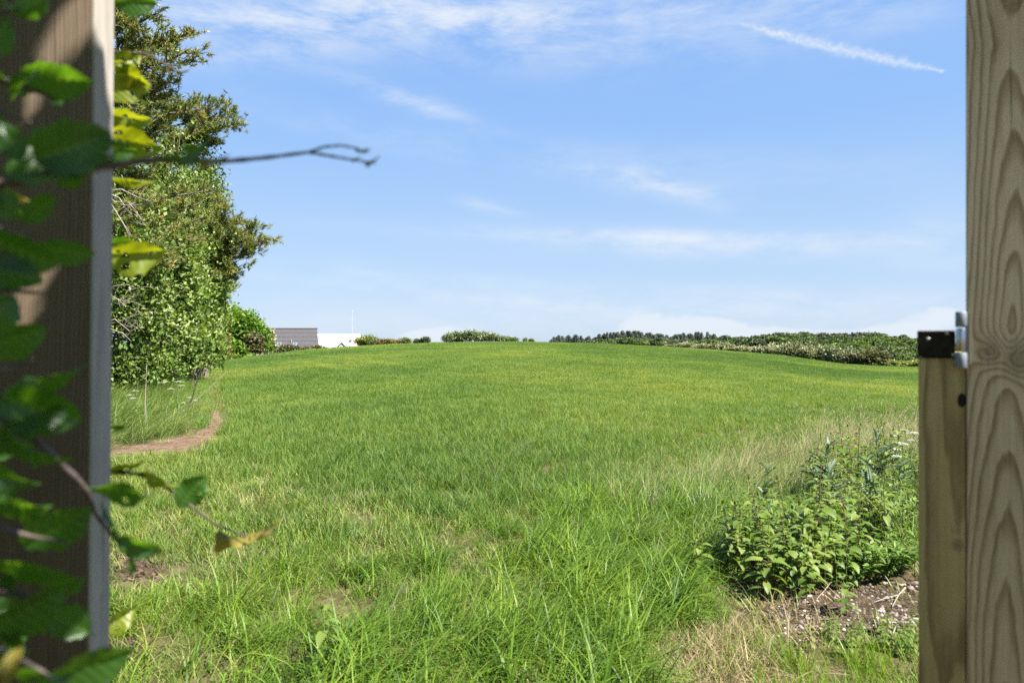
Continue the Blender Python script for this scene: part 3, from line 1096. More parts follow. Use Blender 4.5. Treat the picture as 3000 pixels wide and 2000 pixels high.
tag(mb.build('pebbles', M_stone), 'pale pebbles scattered over the dark gravel patch', 'pebbles', kind='stuff')

# --- crumbs of dark soil on the bare places
mb = MB()
cnt = 0
while cnt < 1500:
    poly = GRAV if cnt % 3 else (SPOT1 if cnt % 2 else SPOT2)
    a_ = np.array(poly)
    px, py = rng.uniform(a_[:, 0].min() - 15, a_[:, 0].max() + 15), rng.uniform(a_[:, 1].min() - 8, a_[:, 1].max() + 14)
    if not in_poly(np.array([px + rng.normal() * 12]), np.array([py + rng.normal() * 8]), poly)[0]:
        continue
    g = ground_at(px, py)
    s_ = abs(rng.normal(.003, .005)) + .002
    v = IV * (1 + .35 * np.sin(IV @ rng.normal(size=(3, 3)) * 2.6)) * s_ * np.array([1.2, 1.0, .7])
    mb.add(v + g + np.array([0, 0, .006]), IF, rng.random())
    cnt += 1
tag(mb.build('soil_crumbs', M_gravel, smooth=False), 'dark crumbs of soil on the gravel patch and bare spots', 'soil', kind='stuff')

# ------------------------------------------------------------------ nettles and other weeds


def serrated_leaf(n=9, wid=.62, heart=.1):
    """nettle leaf: heart-shaped, toothed, folded on the midrib, tip drooping"""
    mid = []
    L = []
    Rr = []
    for i in range(n + 1):
        t = i / n
        y = t
        z = .10 * math.sin(PI * t * .8) - .28 * t * t
        mid.append((0, y, z))
        w = wid * .5 * (math.sin(PI * min(1, (t + .16) / 1.16) ** .72) ** .9 if t < 1 else 0)
        for side, arr in ((-1, L), (1, Rr)):
            yb = y - heart * math.exp(-(t / .1) ** 2)
            arr.append((side * w * .80, yb + .02, z + .06 * w / .3))          # notch
            arr.append((side * w * 1.05, yb + .075, z + .05 * w / .3 - .02))    # tooth tip
    v = mid + L + Rr
    f = []
    o1 = n + 1
    o2 = o1 + 2 * (n + 1)
    for i in range(n):
        for o in (o1, o2):
            a, b = o + 2 * i, o + 2 * i + 1
            c = o + 2 * (i + 1)
            q = [(i, a, b), (i, b, c), (i, c, i + 1)]
            if o == o1:
                q = [(x[0], x[2], x[1]) for x in q]
            f += q
    return v, f


NL = serrated_leaf()


def make_nettle(name, label, seed, height, nodes, leafs=.10, group=None, cat='nettle'):
    random.seed(seed)
    root = thing(name, label, cat, (0, 0, 0), 0, group)
    st, lf = MB(), MB()
    lean = np.array([random.uniform(-.14, .14), random.uniform(-.14, .14)])
    pts = []
    for k in range(8):
        t = k / 7
        pts.append((lean[0] * height * t * t, lean[1] * height * t * t, height * t - .01))
    pts = np.array(pts)
    tube(st, pts, np.linspace(.0036, .0016, 8) * (height / .45) ** .3, 6)
    a0 = random.uniform(0, PI)
    for i in range(nodes):
        t = .22 + .78 * (i + .3) / nodes
        t = min(t, 1)
        p = np.array([np.interp(t, np.linspace(0, 1, 8), pts[:, c]) for c in range(3)])
        sz = leafs * (1.0 if t < .8 else np.interp(t, [.8, 1.0], [.85, .42])) * random.uniform(.8, 1.15)
        if t < .35:
            sz *= .8
        for s in (0, 1):
            a = a0 + i * PI / 2 + s * PI + random.uniform(-.25, .25)
            el = np.interp(t, [.2, .75, .95, 1.0], [-.25, .05, .45, .8]) + random.uniform(-.2, .2)
            d = np.array([math.cos(a) * math.cos(el), math.sin(a) * math.cos(el), math.sin(el)])
            pl = sz * .32
            q = p + d * pl + np.array([0, 0, pl * .25])
            tube(st, [p, (p + q) / 2 + (0, 0, .003), q], .0011, 4, cap=False)
            place(lf, NL[0], NL[1], [q], [d + np.array([0, 0, -.15])], [np.array([0, 0, 1.]) + d * .35 + rng.normal(size=3) * .18], sz, np.clip(random.gauss(.5 + .2 * (t - .5), .2), 0, 1))
    for s in range(5):
        a = random.uniform(0, 2 * PI)
        d = np.array([math.cos(a) * .6, math.sin(a) * .6, 1.0])
        place(lf, NL[0], NL[1], [pts[-1]], [d], [np.array([math.cos(a), math.sin(a), .2])], leafs * .34, .85)
    st.build('stem', M_rstem if seed % 2 else M_stem, root)
    lf.build('foliage', M_nettle, root)
    return root


NG = 'nettles in the clump beside the gate'
protos = [make_nettle('nettle_plant', 'stinging nettle with dull green toothed leaves in the dense clump above the gravel', 100 + i, h, nd, ls, NG)
          for i, (h, nd, ls) in enumerate(((.40, 8, .078), (.46, 10, .076), (.34, 7, .084), (.52, 11, .072), (.42, 9, .076), (.30, 7, .080)))]
used = set()
front = []
tries = 0
random.seed(5)
while len(front) < 58 and tries < 4000:
    tries += 1
    px, py = random.uniform(2130, 2500), random.uniform(1610, 1790)
    if py > np.interp(px, [2140, 2250, 2350, 2480], [1700, 1770, 1775, 1735]) or py < np.interp(px, [2140, 2300, 2490], [1640, 1600, 1620]):
        continue
    g = ground_at(px, py)
    if any(np.hypot(*(g[:2] - q[:2])) < .055 for q in front):
        continue
    front.append(g)


def put_nettle(g, kind, rz, sc, label, group):
    if kind not in used:
        used.add(kind)
        o = protos[kind]
        o.location = g
        o.rotation_euler = (0, 0, rz)
        o.scale = (sc,) * 3
        o['label'] = label
        o['group'] = group
        return o
    return dup(protos[kind], g, rz, sc, label, group)


for i, g in enumerate(front):
    put_nettle(g, i % 6, random.uniform(0, 6.28), random.uniform(.62, .95), 'stinging nettle with dull green toothed leaves in the dense clump above the gravel', NG)
NB = 'taller nettles behind the front clump'
for i in range(64):
    px, py = random.uniform(2360, 2800), random.uniform(1410, 1610)
    g = ground_at(px, py)
    put_nettle(g, random.choice((0, 1, 3, 4)), random.uniform(0, 6.28), random.uniform(.62, .95), 'tall stinging nettle in the shaded stand beside the short gate stile', NB)
for i in range(26):
    px, py = random.uniform(2470, 2820), random.uniform(1385, 1470)
    put_nettle(ground_at(px, py), random.choice((0, 1, 3, 4)), random.uniform(0, 6.28), random.uniform(.8, 1.15), 'tall stinging nettle at the back of the stand, against the bleached grass', 'nettles at the back of the stand')
put_nettle(ground_at(2395, 1690), 3, 1.0, 1.12, 'tallest stinging nettle rising from the middle of the front clump', NG)
put_nettle(ground_at(2515, 1700), 1, 2.2, .9, 'stinging nettle with a bare reddish stem at the right end of the front clump', NG)
put_nettle(ground_at(2480, 1808), 2, .4, .55, 'lone small nettle growing out of the gravel patch', 'single nettles')
put_nettle(ground_at(2050, 1700), 5, 1.7, .7, 'single nettle half hidden in grass left of the nettle clump', 'single nettles')
put_nettle(ground_at(965, 1990), 2, .8, .72, 'single nettle sunk in the long grass at the bottom of the view', 'single nettles')
put_nettle(ground_at(2130, 1680), 0, 2.9, .72, 'nettle at the left edge of the front clump leaning over grass', NG)
NS = 'young nettle sprouts below the gravel'
for i in range(22):
    px, py = random.uniform(2360, 2690), random.uniform(1862, 1935)
    put_nettle(ground_at(px, py), random.choice((2, 5)), random.uniform(0, 6.28), random.uniform(.22, .36), 'young nettle sprout with fresh green leaves at the lower edge of the gravel', NS)


def make_mugwort(seed, h=.17):
    random.seed(seed)
    root = thing('mugwort_plant', 'low feathery green weed at the upper edge of the gravel', 'weed', (0, 0, 0), 0, 'feathery weeds by the gravel')
    st, lf = MB(), MB()
    for s in range(7):
        a = random.uniform(0, 2 * PI)
        d = np.array([math.cos(a), math.sin(a), 0])
        L = h * random.uniform(.7, 1.1)
        pts = np.array([d * L * .55 * t + np.array([0, 0, L * math.sin(1.25 * t)]) for t in np.linspace(0, 1, 6)])
        tube(st, pts, np.linspace(.002, .0008, 6), 5)
        for k in range(2, 6):
            for side in (-1, 1):
                ld = norm(d * .7 + np.array([-d[1], d[0], 0]) * side * .9 + np.array([0, 0, .25]))
                for q in range(4):
                    dd = norm(ld + rng.normal(size=3) * .35)
                    place(lf, LEAF_V, LEAF_F, [pts[k] + ld * .012 * q], [dd], [np.array([0, 0, 1.]) + rng.normal(size=3) * .3], .034 * random.uniform(.7, 1.2), random.random(), wid=.65)
    st.build('stem', M_stem, root)
    lf.build('foliage', M_mug, root)
    return root


mg = make_mugwort(3)
mg.location = ground_at(2560, 1705)
for i in range(11):
    px = random.uniform(2500, 2690)
    dup(mg, ground_at(px, np.interp(px, [2500, 2690], [1718, 1672]) + random.uniform(-18, 12)), random.uniform(0, 6), random.uniform(.7, 1.25), 'low feathery green weed at the upper edge of the gravel')


def make_thistle(seed, label, h=.5):
    random.seed(seed)
    root = thing('thistle_plant', label, 'thistle', (0, 0, 0), 0, 'grey thistles in the right verge')
    st, lf = MB(), MB()
    pts = np.array([(.04 * t * t, .03 * t, h * t - .01) for t in np.linspace(0, 1, 8)])
    tube(st, pts, np.linspace(.006, .003, 8), 6)
    for i in range(20):
        t = random.uniform(.15, 1)
        p = np.array([np.interp(t, np.linspace(0, 1, 8), pts[:, c]) for c in range(3)])
        a = i * 2.4 + random.uniform(-.3, .3)
        up = np.interp(t, [.15, 1], [.25, 1.6])
        d = norm(np.array([math.cos(a), math.sin(a), up]))
        L = .19 * np.interp(t, [.15, .7, 1], [1.0, .8, .5]) * random.uniform(.8, 1.15)
        # narrow leaf with spiny lobes
        v, f = [], []
        n = 7
        for k in range(n + 1):
            s = k / n
            z = -.25 * s * s
            w = .16 * (1 - s ** 2) + .01
            v += [(0, s, z), (-w * .45, s, z + .02), (-w, s + .07, z + .07), (w * .45, s, z + .02), (w, s + .07, z + .07)]
        for k in range(n):
            a0, b0 = 5 * k, 5 * k + 5
            f += [(a0, b0, b0 + 1), (a0, b0 + 1, a0 + 1), (a0 + 1, b0 + 1, a0 + 2), (a0, a0 + 3, b0 + 3), (a0, b0 + 3, b0), (a0 + 3, a0 + 4, b0 + 3)]
        place(lf, v, f, [p], [d], [np.array([0, 0, 1.]) - d * .2 + rng.normal(size=3) * .2], L, random.random())
    st.build('stem', M_stem, root)
    lf.build('foliage', M_thistle, root)
    return root


th0 = make_thistle(8, 'grey-green thistle in the verge just above the front nettle clump')
th0.location = ground_at(2235, 1560)
th0.scale = (.8,) * 3
for px, py, sc, lb in ((2408, 1500, 1.0, 'grey-green thistle leaning against the bleached grass in the right verge'),
                       (2440, 1515, .9, 'grey-green thistle rising before the orange stalk'),
                       (2580, 1470, 1.05, 'tall grey-green thistle standing among the rear nettles near the gate stile'),
                       (2560, 1560, .95, 'grey-green thistle in front of the rear nettles'),
                       (2640, 1480, .8, 'grey-green thistle closest to the gate stile')):
    dup(th0, ground_at(px, py), random.uniform(0, 6), sc, lb)


def make_parsley(label, h, group, seed):
    random.seed(seed)
    root = thing('cow_parsley', label, 'wildflower', (0, 0, 0), 0, group)
    st, lf = MB(), MB()
    pts = np.array([(.05 * t * t, .02 * t, h * t - .01) for t in np.linspace(0, 1, 6)])
    tube(st, pts, np.linspace(.004, .002, 6), 5)
    tops = [pts[-1], pts[-1] + (.10, .03, -.06), pts[-1] + (-.08, .05, -.09)]
    for tp in tops:
        tube(st, [pts[3], (pts[3] + tp) / 2 + (0, 0, .02), tp], .0018, 4, cap=False)
        fl = MB()
        for k in range(11):
            a = k * 2.4
            rr = .036 * math.sqrt((k + .3) / 11)
            q = tp + np.array([rr * math.cos(a), rr * math.sin(a), .03 - rr * .25])
            tube(st, [tp, q], .0008, 3, cap=False)
            c = q + rng.normal(size=(9, 3)) * np.array([.007, .007, .003])
            place(fl, CLUMP_V, CLUMP_F, c, rng.normal(size=(9, 3)) * [1, 1, .2], np.tile([0, 0, 1.], (9, 1)), .009, rng.random(9))
        fl.build('flower_head', M_umbel, root)
    c = np.stack([np.array([np.interp(t, np.linspace(0, 1, 6), pts[:, j]) for j in range(3)]) for t in rng.uniform(.1, .6, 50)]) + rng.normal(size=(50, 3)) * .05
    place(lf, LEAF_V, LEAF_F, c, rng.normal(size=(50, 3)) + [0, 0, .2], np.tile([0, 0, 1.], (50, 1)) + rng.normal(size=(50, 3)) * .4, .05, rng.random(50), wid=.7)
    st.build('stem', M_stem, root)
    lf.build('foliage', M_mug, root)
    return root


cp = make_parsley('cow parsley with white umbels touching the short gate stile', .46, 'cow parsley by the gate', 4)
cp.location = ground_at(2664, 1440)
dup(cp, ground_at(2655, 1480), 1.2, .95, 'lower cow parsley with flat white heads beside the gate stile')
dup(cp, ground_at(2668, 1400), 2.5, .9, 'farthest cow parsley of those next to the gate stile')
for (px, py, sc, lb) in ((520, 1225, 1.0, 'cow parsley with white flowers in the left verge beside the bent straw'),
                         (545, 1245, .7, 'small cow parsley nearest the dirt path in the left verge'),
                         (405, 1250, .9, 'cow parsley in the left verge grass beside the timber post')):
    dup(cp, ground_at(px, py), random.uniform(0, 6), sc, lb, 'cow parsley in the left verge')


def twig_thing(name, label, cat, paths, rads, mat, group=None):
    base = np.array(paths[0][0])
    mb = MB()
    for p, r in zip(paths, rads):
        tube(mb, np.array(p), np.linspace(r, r * .5, len(p)), 6)
    o = mb.build(name, mat, None, origin=base)
    o.location = base
    return tag(o, label, cat, group)


def gpts(lst):
    return [ground_at(a, b) + np.array([0, 0, c]) for a, b, c in lst]


twig_thing('dry_twig', 'forked bleached twig lying on the gravel next to the gate stile', 'twig',
           [gpts([(2652, 1735, .02), (2632, 1758, .022), (2614, 1788, .016)]), gpts([(2632, 1758, .022), (2600, 1770, .03), (2560, 1776, .018)]), gpts([(2600, 1770, .03), (2555, 1780, .014), (2605, 1779, .02)][:2])], [.005, .0035, .003], M_deadw)
twig_thing('dry_twig', 'short bleached twig stuck in the grass below the gravel', 'twig', [gpts([(2610, 1885, .012), (2618, 1868, .02), (2626, 1855, .03)])], [.004], M_deadw)
twig_thing('dry_stalk', 'thin tan stalk arching over the gravel from the nettle clump', 'twig', [gpts([(2392, 1766, .014), (2415, 1752, .03), (2432, 1742, .05), (2440, 1735, .05)])], [.0025], M_deadw)
M_orange = plain_mat('orange_stalk', (.42, .16, .06), 0.7, 0.2)
g = ground_at(2470, 1420)
twig_thing('dock_stalk', 'orange dry dock stalk leaning in the right verge', 'stalk', [[g, g + (.03, 0, .18), g + (.085, 0, .30), g + (.11, 0, .42)]], [.005], M_orange)
g = ground_at(552, 1200)
M_dkstick = plain_mat('dark_stick', (.06, .05, .045), 0.85, 0.2)
twig_thing('dark_stick', 'dark bare stick standing in the left verge grass', 'stick', [[g, g + (.08, 0, .25), g + (.12, .0, .42), g + (.20, 0, .62)], [g + (.1, 0, .34), g + (.07, 0, .46)]], [.012, .008], M_dkstick)
g = ground_at(520, 1215)
twig_thing('straw_stalk', 'bent tan straw stalk leaning in the left verge', 'stalk', [[g, g + (.22, 0, .18), g + (.42, .05, .36), g + (.62, .1, .58)]], [.008], M_deadw)
g = ground_at(425, 1255)
twig_thing('straw_stalk', 'upright tan stalk in front of the dark hedge foot', 'stalk', [[g, g + (.0, 0, .3), g + (.02, 0, .75)]], [.008], M_deadw)

# ------------------------------------------------------------------ trees and shrubs


def lump(d, seed, amp=.3, fr=1.8):
    return 1 + amp * np.array([mnoise.noise(Vector((x * fr + seed * 7.3, y * fr - seed * 3.1, z * fr + seed))) for x, y, z in d])


def shrub_meshes(seed, rad, zc, nbr, nl, ls, mat, wid=1.0, amp=.32, spread=.13, ball=False, base_r=.05, dead=0, tri=False, face=None):
    """crown of leaves on many branchlets inside an uneven ellipsoid; returns (stem mesh, crown mesh)"""
    global rng
    rng = np.random.default_rng(seed)
    random.seed(seed)
    rx, ry, rz = rad
    d = rand_dirs(nbr)
    d[:, 2] = np.where(d[:, 2] < -.55, -d[:, 2] * .6, d[:, 2])
    if face is not None:
        fl = (d @ np.array(face)) < -.45
        d[fl] = d[fl] - 2 * (d[fl] @ np.array(face))[:, None] * np.array(face)
    d = norm(d)
    k = lump(d, seed, amp)
    ends = np.array([0, 0, zc]) + d * np.array([rx, ry, rz]) * (k * rng.uniform(.62, 1.0, nbr))[:, None]
    starts = np.array([0, 0, zc * .75]) + (ends - np.array([0, 0, zc * .75])) * .35
    lf = MB()
    tt = rng.uniform(.25, 1.05, (nbr, nl)) ** .75
    P = starts[:, None] + (ends - starts)[:, None] * tt[..., None]
    sz = min(rad) * spread
    P = P + rng.normal(size=P.shape) * sz * np.array([1, 1, .75])
    P = P.reshape(-1, 3)
    P[:, 2] = np.maximum(P[:, 2], .05)
    out = norm(np.repeat(ends - np.array([0, 0, zc * .6]), nl, axis=0))
    T = norm(out * .7 + rng.normal(size=P.shape) * .75 + np.array([0, 0, .1]))
    N = norm(out * .35 + np.array([0, 0, .75]) + rng.normal(size=P.shape) * .5)
    br = np.repeat(np.clip(rng.normal(.48, .24, nbr), 0, 1), nl)
    rn = np.clip(br + rng.normal(size=len(P)) * .18, 0, 1)
    S = ls * rng.uniform(.65, 1.25, len(P))
    if tri:
        place(lf, CLUMP_V, CLUMP_F, P, T, N, S, rn, 0, wid)
    else:
        place(lf, LEAF_V, LEAF_F, P, T, N, S, rn, 0, wid)
    st = MB()
    ns = 5
    for i in range(ns):
        a = 2 * PI * i / ns + .4
        p1 = np.array([math.cos(a) * rx * .35, math.sin(a) * ry * .35, zc * .8])
        tube(st, [(math.cos(a) * base_r, math.sin(a) * base_r, -.1), p1 * [.4, .4, .55], p1, p1 * [1.5, 1.5, 1.35]], np.array([1, .8, .5, .2]) * base_r, 6)
    sel = rng.choice(nbr, min(nbr, 60), replace=False)
    for i in sel:
        s0 = starts[i] * [.4, .4, .8]
        tube(st, [s0, starts[i], (starts[i] + ends[i]) / 2, ends[i]], np.array([.4, .3, .2, .1]) * base_r, 4, cap=False)
    return st, lf


def make_shrub(name, label, cat, loc, rad, zc, nbr, nl, ls, mat, seed, group=None, wid=1.0, amp=.32, spread=.13, base_r=.05, tri=False, bark=None, rotz=0.0):
    root = thing(name, label, cat, loc, rotz, group)
    st, lf = shrub_meshes(seed, rad, zc, nbr, nl, ls, mat, wid, amp, spread, base_r=base_r, tri=tri)
    st.build('trunk', bark or M_bark, root)
    lf.build('crown', mat, root)
    return root


def ground_pt(px, Y):
    x = (px - 1500) / F * Y
    return (x, Y, float(gz(x, Y)) - .03)


def zat(py, Y):
    return H + (1000 - py) / F * Y


HG = 'shrubs and trees of the hedgerow on the left'
# near shrubs of the hedgerow: (px centre, distance, half width px, top py, label)
HEDGE = [
    ('whitebeam_shrub', 300, 11.6, 190, 610, M_white, .115, 'big whitebeam shrub with glinting leaves right behind the timber post', 330, 30),
    ('whitebeam_shrub', 470, 13.6, 105, 640, M_white, .110, 'whitebeam shrub in the hedgerow between timber post and path, grey-green leaves', 300, 30),
    ('whitebeam_shrub', 545, 17.5, 85, 690, M_white, .105, 'whitebeam shrub farther along the hedgerow under the hanging pine bough', 280, 30),
    ('whitebeam_tree', 480, 15.8, 140, 420, M_white, .115, 'leafy whitebeam tree whose crown pushes up between the two nearer pines', 300, 26),
    ('whitebeam_shrub', 590, 23.0, 55, 800, M_white, .105, 'whitebeam shrub near the narrow end of the dirt path', 200, 26),
    ('hawthorn_shrub', 596, 29.0, 38, 900, M_haw, .09, 'white blossoming hawthorn at the far foot of the left hedgerow', 170, 24),
    ('hawthorn_shrub', 545, 20.5, 60, 955, M_haw, .08, 'low white flowering shrub at the hedgerow foot above the verge', 170, 24),
    ('whitebeam_shrub', 395, 15.0, 120, 500, M_white, .11, 'whitebeam shrub filling the hedgerow behind the bare grey branches', 330, 30),
    ('whitebeam_shrub', 560, 20.0, 80, 800, M_white, .105, 'rounded whitebeam shrub low in the hedgerow above the white flowers', 260, 28),
    ('whitebeam_tree', 590, 18.4, 72, 435, M_white, .11, 'whitebeam tree at the field side of the hedgerow below the jutting pine bough', 260, 26),
    ('whitebeam_shrub', 600, 20.5, 62, 700, M_white, .105, 'narrow whitebeam shrub closing the hedgerow gap under the pine', 240, 28),
    ('low_shrub', 598, 17.2, 42, 925, M_white, .10, 'bushy low growth hiding the tree stems at the field corner of the hedgerow', 150, 26),
    ('low_shrub', 560, 15.6, 60, 960, M_white, .095, 'low leafy shrub under the whitebeams beside the verge grass', 150, 26),
    ('low_shrub', 400, 12.0, 120, 1020, M_white, .085, 'low dark shrub shaded at the hedge foot near the post', 160, 26),
]
for i, (nm, px, Y, hw, top, mt, ls, lb, nbr, nl) in enumerate(HEDGE):
    g = ground_pt(px, Y)
    zt = zat(top, Y) - g[2]
    rx = hw / F * Y
    make_shrub(nm, lb, 'tree' if 'tree' in nm else 'shrub', g, (rx, max(rx * .9, .8), zt * .52), zt * .54, int(nbr * 1.5), int(nl * 1.3), ls * (.82 + .12 * (i % 3)), mt, 40 + i, HG, amp=.55, spread=.17, base_r=.06)


def make_pine(label, loc, height, seed, tips, nwh, reach, needle=.105, group='pines of the hedgerow on the left', lowest=.25, tuftn=20):
    """Scots-type pine: trunk, whorled boughs, needle tufts with brown candles; tips are extra bough ends in world space"""
    global rng
    rng = np.random.default_rng(seed)
    random.seed(seed)
    root = thing('pine_tree', label, 'tree', loc, 0, group)
    st, lf = MB(), MB()
    L = np.array(loc)
    tp = np.array([(.15 * math.sin(t * 3 + seed), .12 * math.cos(t * 2.3), height * t - .1) for t in np.linspace(0, 1, 10)])
    tube(st, tp, np.linspace(.17, .02, 10) * height / 9, 8)
    TP, TD, TR = [], [], []

    def at_h(t):
        return np.array([np.interp(t, np.linspace(0, 1, 10), tp[:, c]) for c in range(3)])

    def bough(a, b, rad):
        d = b - a
        ln = np.linalg.norm(d)
        sag = np.array([0, 0, -.06 * ln])
        pts = np.array([a + d * t + sag * math.sin(PI * t) + rng.normal(size=3) * .02 * ln * (0 < t < 1) for t in np.linspace(0, 1, 7)])
        tube(st, pts, np.linspace(rad, rad * .25, 7), 5)
        nt = int(7 + ln * 7)
        dn = d / ln
        side = norm(np.cross(dn, [0, 0, 1]))
        for k in range(nt):
            t = .30 + .70 * (k + random.random() * .6) / nt
            t = min(t, 1)
            p = np.array([np.interp(t, np.linspace(0, 1, 7), pts[:, c]) for c in range(3)])
            sl = ln * .32 * (1.15 - t * .6) * random.uniform(.5, 1.1)
            sd = norm(dn * .8 + side * random.choice((-1, 1)) * random.uniform(.4, 1.1) + np.array([0, 0, random.uniform(-.25, .55)]))
            e = p + sd * sl
            m = (p + e) / 2 + np.array([0, 0, -.03])
            tube(st, [p, m, e], [rad * .3, rad * .2, rad * .1], 4, cap=False)
            nf = max(4, int(sl * 15))
            for q in range(nf):
                s = .25 + .75 * (q + random.random()) / nf
                pp = p + (e - p) * s + rng.normal(size=3) * .05
                TP.append(pp)
                TD.append(norm(sd * .8 + np.array([0, 0, .55]) + rng.normal(size=3) * .45))
                TR.append(np.clip(random.gauss(.5, .17), .02, .84))
        TP.append(b)
        TD.append(norm(dn + [0, 0, .4]))
        TR.append(.6)

    for i in range(nwh):
        t = lowest + (1 - lowest) * (i + .2) / nwh
        nb = 5 if t < .85 else 4
        for k in range(nb):
            a = 2 * PI * (k + random.random() * .5) / nb + i * .8
            ln = reach * (1 - ((t - lowest) / (1 - lowest)) ** 1.6 * .75) * random.uniform(.55, 1.1)
            p0 = at_h(t)
            p1 = p0 + np.array([math.cos(a) * ln, math.sin(a) * ln, ln * random.uniform(-.05, .35)])
            bough(p0, p1, .035 * height / 9)
    for (x, y, z) in tips:
        b = np.array([x, y, z]) - L
        t = np.clip((b[2] - .12 * np.hypot(b[0], b[1])) / height, .1, .97)
        bough(at_h(t), b, .04 * height / 9)
    TP, TD, TR = np.array(TP), np.array(TD), np.array(TR)
    # needles
    n = len(TP)
    P = np.repeat(TP, tuftn, axis=0)
    D = norm(np.repeat(TD, tuftn, axis=0) * .75 + rng.normal(size=(n * tuftn, 3)) * .62)
    P = P + np.repeat(TD, tuftn, axis=0) * rng.uniform(-.06, .06, (n * tuftn, 1))
    sdv = norm(np.cross(D, rng.normal(size=D.shape)))
    S = needle * rng.uniform(.7, 1.15, (n * tuftn, 1))
    w = .0085
    v = np.stack([P - sdv * w, P + sdv * w, P + D * S], axis=1).reshape(-1, 3)
    lf.add(v, np.arange(len(v)).reshape(-1, 3), np.repeat(np.clip(np.repeat(TR, tuftn) + rng.normal(size=n * tuftn) * .1, 0, .85), 3))
    # candles and old cones
    sel = rng.random(n) < .38
    place(lf, [(-.12, 0, 0), (.12, 0, 0), (0, .5, .12), (0, 1, 0)], [(0, 1, 2), (0, 2, 3), (1, 3, 2)], TP[sel] + TD[sel] * .03, TD[sel] + rng.normal(size=(sel.sum(), 3)) * .2, rng.normal(size=(sel.sum(), 3)), .085, rng.uniform(.80, 1.0, sel.sum()))
    st.build('trunk', M_bark, root)
    lf.build('crown', M_pine, root)
    return root


g = ground_pt(235, 13.5)
make_pine('nearest and tallest pine leaning out above the timber post, its top cut off', g, 10.2, 61,
          [((px - 1500) / F * Y, Y, zat(py, Y)) for px, py, Y in ((450, -30, 13), (455, 40, 13.2), (560, 95, 13.4), (545, 150, 13), (500, 235, 13.2), (480, 280, 13.6), (430, 110, 12.6), (430, 190, 12.8), (520, 120, 13.8), (400, 330, 12.6), (560, 330, 13.4), (360, 600, 11.0), (420, 720, 10.9), (470, 745, 11.6), (350, 745, 11.0), (560, 600, 13.6), (595, 640, 14.2), (520, 655, 12.6), (610, 560, 14.4), (540, 700, 12.6))],
          9, 2.2)
g = ground_pt(440, 18.5)
make_pine('second pine of the hedgerow with a long low bough hanging towards the field', g, 8.2, 62,
          [((px - 1500) / F * Y, Y, zat(py, Y)) for px, py, Y in ((575, 290, 18), (650, 300, 18), (700, 360, 18.2), (685, 330, 18.5), (640, 380, 18), (630, 420, 18.4), (600, 360, 17.5), (650, 580, 18), (680, 620, 17.5), (745, 665, 18), (765, 700, 17.6),
           (735, 735, 17.8), (700, 790, 17.6), (670, 780, 18), (740, 690, 18.6), (690, 690, 17.6), (700, 650, 18.4), (690, 680, 17.4), (655, 640, 17.4), (500, 320, 17.6))],
          11, 2.0, needle=.12)
g = ground_pt(585, 31)
make_pine('third, farther pine showing a few boughs past the hedgerow edge', g, 5.6, 63,
          [((px - 1500) / F * Y, Y, zat(py, Y)) for px, py, Y in ((685, 830, 30), (680, 845, 30.5), (650, 870, 30), (665, 790, 30), (655, 760, 30), (660, 900, 30), (640, 740, 30))],
          7, 1.3, needle=.13, tuftn=14)
g = ground_pt(625, 44)
make_pine('small bronze-tinted pine beside the bright green tree', g, 4.3, 64, [], 7, 1.1, needle=.15, tuftn=12, lowest=.1)


def bare_twigs(label, start, ends, r, seed):
    random.seed(seed)
    base = np.array(start)
    mb = MB()
    for e in ends:
        e = np.array(e)
        m1 = base + (e - base) * .4 + np.array([0, 0, random.uniform(-.08, .12)])
        m2 = base + (e - base) * .75 + np.array([0, 0, random.uniform(-.08, .1)])
        tube(mb, [base, m1, m2, e], [r, r * .75, r * .5, r * .25], 5)
        for q in range(4):
            s = random.uniform(.4, .95)
            p = base + (e - base) * s
            x = p + np.array([random.uniform(.05, .35), random.uniform(-.1, .1), random.uniform(-.25, .3)])
            tube(mb, [p, (p + x) / 2 + (0, 0, .03), x], [r * .35, r * .25, r * .12], 4)
    o = mb.build('bare_branch', M_deadw, None, origin=base)
    o.location = base
    return tag(o, label, 'branch', 'bare grey branches in the hedgerow')


def wp(px, py, Y):
    return ((px - 1500) / F * Y, Y, zat(py, Y))


bare_twigs('bare grey branch drooping out of the hedgerow beside the upper part of the post', wp(300, 560, 10.4), [wp(400, 620, 10.2), wp(425, 660, 10.2), wp(440, 590, 10.3), wp(380, 690, 10.1)], .014, 1)
bare_twigs('bare grey branch fanning from the hedgerow halfway up the post', wp(290, 870, 10.2), [wp(400, 845, 10.0), wp(395, 880, 10.0), wp(370, 900, 10)], .011, 2)
bare_twigs('bare grey branch low in the hedgerow with a downward fork', wp(290, 950, 10.2), [wp(430, 918, 10), wp(385, 1000, 10.0), wp(410, 960, 10)], .012, 3)

